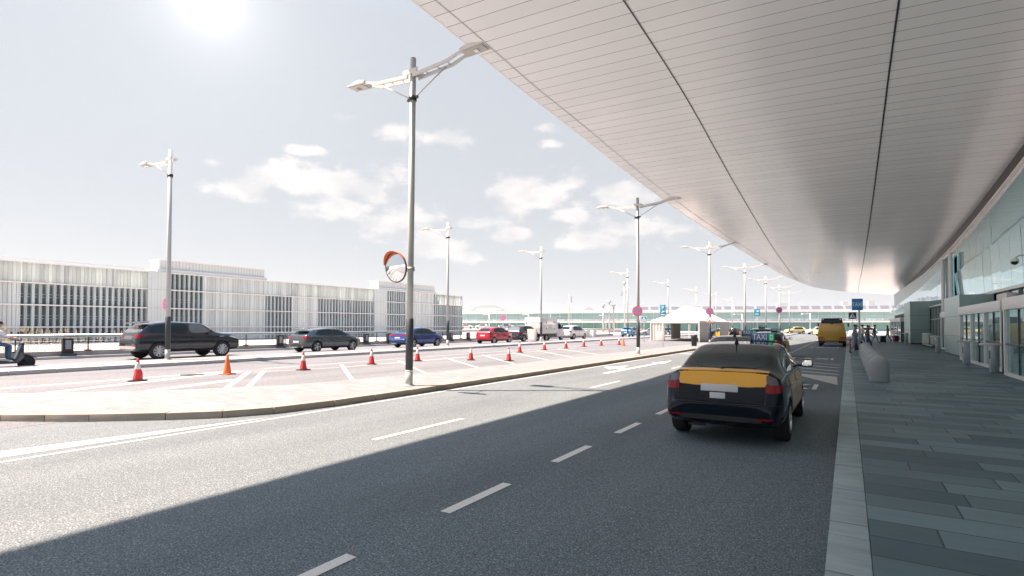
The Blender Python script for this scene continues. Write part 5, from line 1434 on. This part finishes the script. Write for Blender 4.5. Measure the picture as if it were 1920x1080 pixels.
for i, (x, y, lab) in enumerate(((-113.0, 146, 'white car at the left end of the far car park row'), (-104.5, 150.5, 'second white car in the far car park row, above the red car tail'), (-100.2, 153, 'third white car in the far car park row, above the red car roof'),
                            (-95.5, 151.3, 'fourth white car in the far car park row, above the dark car'), (-91.5, 156.0, 'white car at the right end of the far car park row, left of the truck'))):
    far_car(wc, p_white, None if i != 3 else p_silver, x, y, PSI + PI / 2 * (1 if i % 2 else -1), lab, .9, 'white cars in the far car park')
mb = MB(); mb.prism([(-140, 140), (-60, 150), (-60, 182), (-140, 182)], -.05, .9); o = mb.build('far_car_park', M['ground']); o['kind'] = 'structure'

# ---- white box truck
t = tag(empty('box_truck', (XR + .15, 46.9, .2)), 'small white refrigerated box truck on the far road', 'truck', None)
mb = MB(); mb.b2((-1.0, 0, .78), (1.0, 3.35, 2.42)); bx = mb.build('cargo_box', p_white, t, bevel=.03)
mb = MB()
for zz in (1.3, 1.9): mb.b2((-.98, -.012, zz), (.98, -.002, zz + .02))
mb.b2((-.01, -.012, .8), (.01, -.002, 2.4)); mb.b2((1.001, .1, 2.02), (1.012, 3.3, 2.05))
mb.b2((1.001, .05, .82), (1.012, .09, 2.4)); mb.b2((1.001, 3.25, .82), (1.012, 3.29, 2.4)); mb.build('panel_joint', M['steel'], bx)
mb = MB()
for yy, zz in ((.9, 1.2), (.9, 1.85), (2.6, 1.2), (2.6, 1.85)): mb.b2((1.001, yy, zz), (1.03, yy + .1, zz + .13))
for x in (-.8, .8):
    for zz in (1.1, 1.8): mb.b2((x - .05, -.03, zz), (x + .05, -.001, zz + .12))
mb.build('latch', M['dark'], bx)
mb = MB(); mb.b2((-.75, .1, .52), (.75, 5.0, .70)); mb.b2((-.98, -.02, .70), (.98, 3.36, .77)); mb.b2((-.9, .0, .42), (.9, .08, .56)); mb.b2((.6, 1.5, .35), (.9, 2.3, .62)); mb.build('chassis', M['dark'], t)
mb = MB(); mb.prism([(3.42, .42), (3.42, 1.95), (3.9, 2.02), (4.25, 1.95), (4.75, 1.28), (5.05, 1.18), (5.2, .95), (5.22, .42)], -.92, .92, fn=lambda a, b, h: (h, a, b)); cab = mb.build('cab', p_white, t, bevel=.06)
for s in (-1, 1):
    mb = MB(); mb.prism([(3.65, 1.25), (3.65, 1.85), (4.18, 1.85), (4.6, 1.27)], s * .921, s * .928, fn=lambda a, b, h: (h, a, b)); mb.build('side_window', M['carglass'], cab)
    mb = MB(); mb.box((s * 1.08, 4.35, 1.5), (.1, .12, .3)); mb.box((s * .98, 4.4, 1.45), (.16, .03, .03)); mb.build('door_mirror', M['black'], cab, bevel=.02)
    for y in (1.15, 4.55): wheel(t, s * .80, y, .33, s, 6, .2)
mb = MB(); mb.prism([(4.30, 1.93), (4.75, 1.33), (4.78, 1.35), (4.33, 1.95)], -.82, .82, fn=lambda a, b, h: (h, a, b)); mb.build('windshield', M['carglass'], cab)
for s in (-1, 1):
    mb = MB(); mb.box((s * .8, -.01, .49), (.22, .04, .09)); mb.build('tail_light', M['tail'], t)

# ---- yellow minibus
t = tag(empty('yellow_minibus', (-1.18, 52.8, 0), .0), 'yellow minibus with dark high rear window at the kerb ahead', 'minibus')
mb = MB(); sec = [(-1.02, .50), (-1.05, .95), (-.98, 1.5), (-.88, 1.98), (.88, 1.98), (.98, 1.5), (1.05, .95), (1.02, .50)]
mb.prism(sec, 0, 6.2, fn=lambda a, b, h: (a, h, b)); by = mb.build('body', car_paint('paint_bus_yellow', (.62, .36, .05), .0, .35), t, bevel=.05)
mb = MB(); mb.prism([(-.80, 1.97), (-.74, 2.42), (.74, 2.42), (.80, 1.97)], .02, 5.6, fn=lambda a, b, h: (a, h + .08 * (b - 1.97), b)); rf = mb.build('roof_cabin', M['taxiblack'], t, bevel=.05)
mb = MB(); mb.b2((-.72, .02, 2.03), (.72, .035, 2.34)); mb.build('rear_window', M['carglass'], rf)
mb = MB()
for x in (-.62, .62): mb.box((x, .03, 2.32), (.1, .03, .07))
mb.build('marker_lamp', M['signwhite'], rf)
mb = MB(); mb.prism([(-.80, .84), (-.86, 1.2), (-.78, 1.90), (.78, 1.90), (.86, 1.2), (.80, .84)], -.022, .0, fn=lambda a, b, h: (a, h, b)); mb.build('tailgate', MATS['paint_bus_yellow'], t, bevel=.01)
mb = MB(); mb.b2((-.06, -.05, 1.90), (.1, .0, 1.98)); mb.build('handle', M['dark'], t)
for s in (-1, 1):
    for z, w_ in ((.78, .38), (.64, .50)):
        mb = MB(); mb.box((s * (1.0 - w_ / 2), -.014, z), (w_, .03, .075)); mb.build('tail_light', M['tail'], t, bevel=.01)
    mb = MB(); mb.box((s * 1.2, 5.2, 1.85), (.12, .16, .34)); mb.box((s * 1.05, 5.25, 1.95), (.3, .03, .03)); mb.build('door_mirror', M['black'], t, bevel=.02)
    mb = MB(); mb.prism([(.5, 1.25), (.5, 1.85), (5.6, 1.85), (5.9, 1.25)], 0, .01, fn=lambda a, b, h, s=s: (s * (1.02 - (b - 1.25) * .2 + h), a, b)); mb.build('side_window', M['carglass'], t)
    for y in (1.3, 5.0): wheel(t, s * .88, y, .36, s, 6, .24)
mb = MB(); mb.b2((-1.0, -.02, .30), (1.0, .2, .50)); mb.build('rear_bumper', M['black'], t, bevel=.03)
mb = MB(); mb.b2((-.5, -.035, .36), (.5, -.02, .42)); mb.build('plate_strip', M['steel'], t)
# ------------------------------------------------------------------ people
def person(lab, loc, rz, top, bottom, pose, hair='hair', shoe='shoe', H=1.72, group=None, name='person'):
    t = tag(empty(name, loc, rz), lab, 'person', group)
    k = H / 1.72
    J = dict(pel=(0, 0, .95), chest=(0, .01, 1.28), neck=(0, .02, 1.44), headb=(0, .04, 1.53), head=(0, .05, 1.63), headt=(0, .045, 1.70),
             shL=(-.19, 0, 1.40), shR=(.19, 0, 1.40), elL=(-.24, -.02, 1.12), elR=(.24, -.02, 1.12), wrL=(-.24, .06, .87), wrR=(.24, .06, .87),
             hiL=(-.09, 0, .90), hiR=(.09, 0, .90), knL=(-.10, .03, .50), knR=(.10, .03, .50), anL=(-.10, 0, .09), anR=(.10, 0, .09), toL=(-.11, .17, .035), toR=(.11, .17, .035))
    J.update(pose)
    order = list(J); R = dict(pel=(.155, .115), chest=(.165, .11), neck=(.055, .055), headb=(.07, .075), head=(.078, .095), headt=(.055, .065), shL=(.062, .062), shR=(.062, .062), elL=(.043, .043), elR=(.043, .043),
             wrL=(.03, .028), wrR=(.03, .028), hiL=(.095, .1), hiR=(.095, .1), knL=(.06, .062), knR=(.06, .062), anL=(.042, .045), anR=(.042, .045), toL=(.045, .03), toR=(.045, .03))
    E_ = [('pel', 'chest'), ('chest', 'neck'), ('neck', 'headb'), ('headb', 'head'), ('head', 'headt'), ('chest', 'shL'), ('chest', 'shR'), ('shL', 'elL'), ('shR', 'elR'), ('elL', 'wrL'), ('elR', 'wrR'),
          ('pel', 'hiL'), ('pel', 'hiR'), ('hiL', 'knL'), ('hiR', 'knR'), ('knL', 'anL'), ('knR', 'anR'), ('anL', 'toL'), ('anR', 'toR')]
    me = bpy.data.meshes.new('tmp'); me.from_pydata([Vector(J[q]) * k for q in order], [(order.index(a), order.index(b)) for a, b in E_], [])
    o = link_mesh('tmp', me); sk = o.modifiers.new('sk', 'SKIN'); sk.use_smooth_shade = True
    for i, q in enumerate(order):
        me.skin_vertices[0].data[i].radius = (R[q][0] * k, R[q][1] * k)
    me.skin_vertices[0].data[0].use_root = True
    su = o.modifiers.new('su', 'SUBSURF'); su.levels = 2
    dg = bpy.context.evaluated_depsgraph_get(); m2 = bpy.data.meshes.new_from_object(o.evaluated_get(dg)); bpy.data.objects.remove(o); m2.name = 'body'
    bm = bmesh.new(); bm.from_mesh(m2)
    for s, w_, e_ in ((-1, 'wrL', 'elL'), (1, 'wrR', 'elR')):
        W_ = Vector(J[w_]) * k; d = (W_ - Vector(J[e_]) * k).normalized(); side = d.cross(Vector((0, 0, 1)));
        side = side.normalized() if side.length > .1 else Vector((0, 1, 0)); pal = side.cross(d)
        tmp = MB(); tmp.bm.free(); tmp.bm = bm
        tmp.tube([W_ - d * .01, W_ + d * .045, W_ + d * .085], [.027, .038, .034], 10)
        for j in range(4):
            b0 = W_ + d * .08 + side * (-.026 + .0175 * j); ln = (.062, .072, .068, .052)[j]
            tmp.tube([b0, b0 + d * ln * .55 + pal * .008, b0 + d * ln * .8 + pal * .03, b0 + d * ln * .85 + pal * .045], [.0095, .009, .008, .006], 6)
        b0 = W_ + d * .03 + side * -.03; tmp.tube([b0, b0 + d * .03 - side * .02 + pal * .01, b0 + d * .055 - side * .022 + pal * .022], [.011, .010, .008], 6)
    # face: nose, ears
    hd = Vector(J['head']) * k
    tmp = MB(); tmp.bm.free(); tmp.bm = bm; tmp.tube([hd + Vector((0, .085, .01)), hd + Vector((0, .112, -.02)), hd + Vector((0, .09, -.03))], [.010, .014, .009], 6)
    for s in (-1, 1): tmp.box(tuple(hd + Vector((s * .082, -.0, -.01))), (.014, .035, .055))
    bm.to_mesh(m2); bm.free()
    m2.materials.clear()
    for m_ in (M[top], M[bottom], M['skin'], M[shoe]): m2.materials.append(m_)
    zk = (J['pel'][2]) * k; nk = J['neck'][2] * k
    hands = [Vector(J['wrL']) * k, Vector(J['wrR']) * k]; legs = [Vector(J[q]) * k for q in ('hiL', 'knL', 'anL', 'hiR', 'knR', 'anR')]
    def seg(p, a, b):
        ab = b - a; tt = max(0, min(1, (p - a).dot(ab) / ab.length_squared)); return (p - a - ab * tt).length
    sg = {n_: [Vector(J[a]) * k, Vector(J[b]) * k] for n_, (a, b) in enumerate(E_)}
    for p in m2.polygons:
        c = p.center; p.use_smooth = True
        best = min(range(len(E_)), key=lambda i: seg(c, *sg[i]) - .5 * R[E_[i][0]][0]); a, b = E_[best]
        mi = 0
        if b in ('headb', 'head', 'headt'): mi = 2
        elif a in ('knL', 'knR', 'hiL', 'hiR') or b in ('hiL', 'hiR'): mi = 1
        elif a in ('anL', 'anR'): mi = 3
        if any((c - h).length < .13 for h in hands) and (a[:2] in ('el',) or True) and min((c - h).length for h in hands) < .12: mi = 2
        p.material_index = mi
    bo = link_mesh('body', m2, t)
    mb = MB(); mb.lathe([(.01, .085), (.06, .078), (.086, .04), (.094, -.01), (.088, -.05)], n=18)
    for v in mb.bm.verts:
        v.co.y = v.co.y * 1.12 - .018
        if v.co.y > .05 and v.co.z < .03: v.co.z = .03 + (v.co.z - .03) * .1; 
    for v in mb.bm.verts: v.co = v.co * k + hd + Vector((0, 0, .012))
    mb.build('hair', M[hair], t, smooth=True, angle=70)
    mb = MB()
    for s in (-1, 1): mb.box(tuple(hd + Vector((s * .032, .088, .012))), (.022, .012, .009))
    mb.box(tuple(hd + Vector((0, .087, -.052))), (.045, .012, .008)); mb.build('face_features', M['hair'], t)
    return t
walk = dict(knL=(-.09, .18, .52), anL=(-.09, .26, .10), toL=(-.10, .42, .06), knR=(.10, -.04, .50), anR=(.10, -.30, .13), toR=(.11, -.16, .045), elL=(-.24, -.12, 1.14), wrL=(-.23, -.08, .90), elR=(.24, .06, 1.13), wrR=(.22, .24, .95))
gp = 'people walking on the pavement by the terminal'
pa = person('person in blue-grey clothes walking behind the TAXI sign post', (.33, 36.9, .13), -PI / 2, 'bluegrey', 'bluegrey', walk, H=1.70, group=gp)
pb = person('person in an olive jacket and dark trousers walking right of the TAXI sign', (1.05, 41.0, .13), -PI / 2, 'olive', 'denim', walk, H=1.66, group=gp)
pc = person('person in a dark top walking beyond the bollards', (2.15, 62.0, .13), -PI / 2, 'darkcloth', 'bluegrey', walk, H=1.75, group=gp)
pd = person('person in a maroon top walking close to the far doors', (3.5, 68.0, .13), PI / 2 * .8, 'maroon', 'darkcloth', walk, H=1.70, group=gp)
pe = person('person in a white shirt walking in front of the minibus mirror', (.95, 52.0, .13), -1.2, 'shirtwhite', 'bluegrey', walk, H=1.72, group=gp)
def suitcase(x, y, rz, m, lab):
    t = tag(empty('suitcase', (x, y, .13), rz), lab, 'suitcase', 'suitcases on the pavement')
    mb = MB(); mb.box((0, 0, .36), (.44, .26, .60)); mb.build('shell', M[m], t, bevel=.05)
    mb = MB(); mb.tube([(-.12, .1, .64), (-.12, .1, .98), (.12, .1, .98), (.12, .1, .64)], .012, 6); mb.build('handle', M['steel'], t)
    mb = MB()
    for sx in (-.17, .17):
        for sy in (-.09, .09): mb.lathe([(.03, -.015), (.03, .015)], c=(sx, sy, .03), axis='x', n=10)
    mb.build('wheels', M['black'], t)
suitcase(2.85, 63.0, .3, 'darkcloth', 'dark wheeled suitcase behind the person in a dark top')
suitcase(4.15, 67.5, .5, 'maroon', 'maroon wheeled suitcase beside the person in a maroon top')
suitcase(.55, 40.9, .2, 'darkcloth', 'dark wheeled suitcase beside the person in an olive jacket')

# rider and motor scooter entering from the left
sc_loc = (-24.75, 6.15, .2)
t = tag(empty('motor_scooter', sc_loc, 0), 'dark blue motor scooter entering the picture at the left edge', 'scooter')
p_sc = car_paint('paint_scooter', (.012, .03, .055), .3)
def sw(y):
    mb = MB(); mb.lathe([(.15, -.05), (.23, -.05), (.25, -.02), (.25, .02), (.23, .05), (.15, .05)], axis='x', n=28, c=(0, y, .25)); w_ = mb.build('wheel', M['rubber'], t, smooth=True)
    mb = MB(); mb.lathe([(.15, -.03), (.15, .03)], axis='x', n=20, c=(0, y, .25)); mb.build('rim', M['alloy'], w_)
sw(-.55); sw(.72)
mb = MB(); mb.prism([(-.85, .55), (-.80, .80), (-.3, .82), (-.05, .68), (-.02, .35), (.35, .30), (.42, .45), (.55, .95), (.62, .95), (.62, .42), (.45, .22), (-.25, .22), (-.35, .45)], -.17, .17, fn=lambda a, b, h: (h, a, b)); mb.build('body', p_sc, t, bevel=.04)
mb = MB(); mb.prism([(-.86, .82), (-.8, .90), (-.35, .88), (-.02, .80), (-.02, .74), (-.3, .80)], -.16, .16, fn=lambda a, b, h: (h, a, b)); mb.build('seat', M['black'], t, bevel=.03)
mb = MB(); mb.prism([(.48, .50), (.60, .56), (.98, .42), (1.0, .36), (.72, .53)], -.10, .10, fn=lambda a, b, h: (h, a, b)); mb.build('front_mudguard', p_sc, t, bevel=.02)
mb = MB(); mb.tube([(-.08, .72, .25), (-.08, .58, .6), (0, .5, .98)], .02, 8); mb.tube([(.08, .72, .25), (.08, .58, .6), (0, .5, .98)], .02, 8); mb.tube([(-.34, .38, 1.06), (-.1, .50, 1.02), (.1, .50, 1.02), (.34, .38, 1.06)], .016, 8); mb.build('handlebar', M['dark'], t)
mb = MB(); mb.box((0, .62, .93), (.18, .06, .14)); mb.build('headlight', M['head'], t, bevel=.03)
for s in (-1, 1):
    mb = MB(); mb.tube([(s * .25, .42, 1.05), (s * .32, .40, 1.25)], .008, 6); mb.box((s * .34, .39, 1.29), (.13, .03, .09)); mb.build('rear_view_mirror', M['black'], t, bevel=.02)
ride = dict(pel=(0, -.22, .98), chest=(0, -.12, 1.26), neck=(0, -.06, 1.43), headb=(0, -.03, 1.51), head=(0, -.0, 1.61), headt=(0, -.0, 1.68), shL=(-.19, -.08, 1.38), shR=(.19, -.08, 1.38), elL=(-.28, .10, 1.18), elR=(.28, .10, 1.18),
            wrL=(-.30, .30, 1.12), wrR=(.30, .30, 1.12), hiL=(-.10, -.18, .94), hiR=(.10, -.18, .94), knL=(-.18, .24, .86), knR=(.18, .24, .86), anL=(-.15, .22, .42), anR=(.15, .22, .42), toL=(-.15, .38, .36), toR=(.15, .38, .36))
person('person in a white shirt and jeans riding the motor scooter', sc_loc, 0, 'shirtwhite', 'denim', ride, H=1.72)
# ------------------------------------------------------------------ summer haze: one closed box of thin air
mb = MB(); mb.b2((-7600, -60, -3.2), (7600, 7400, 260))
hm = bpy.data.materials.new('haze_air'); hm.use_nodes = True
hn = hm.node_tree
for n_ in list(hn.nodes): hn.nodes.remove(n_)
ho = hn.nodes.new('ShaderNodeOutputMaterial'); hv = hn.nodes.new('ShaderNodeVolumePrincipled')
hv.inputs['Color'].default_value = (.80, .92, 1.0, 1); hv.inputs['Density'].default_value = HAZE; hv.inputs['Anisotropy'].default_value = .2
hn.links.new(hv.outputs[0], ho.inputs['Volume'])
hz_o = mb.build('haze', hm); hz_o['kind'] = 'stuff'
sc.cycles.volume_bounces = 0
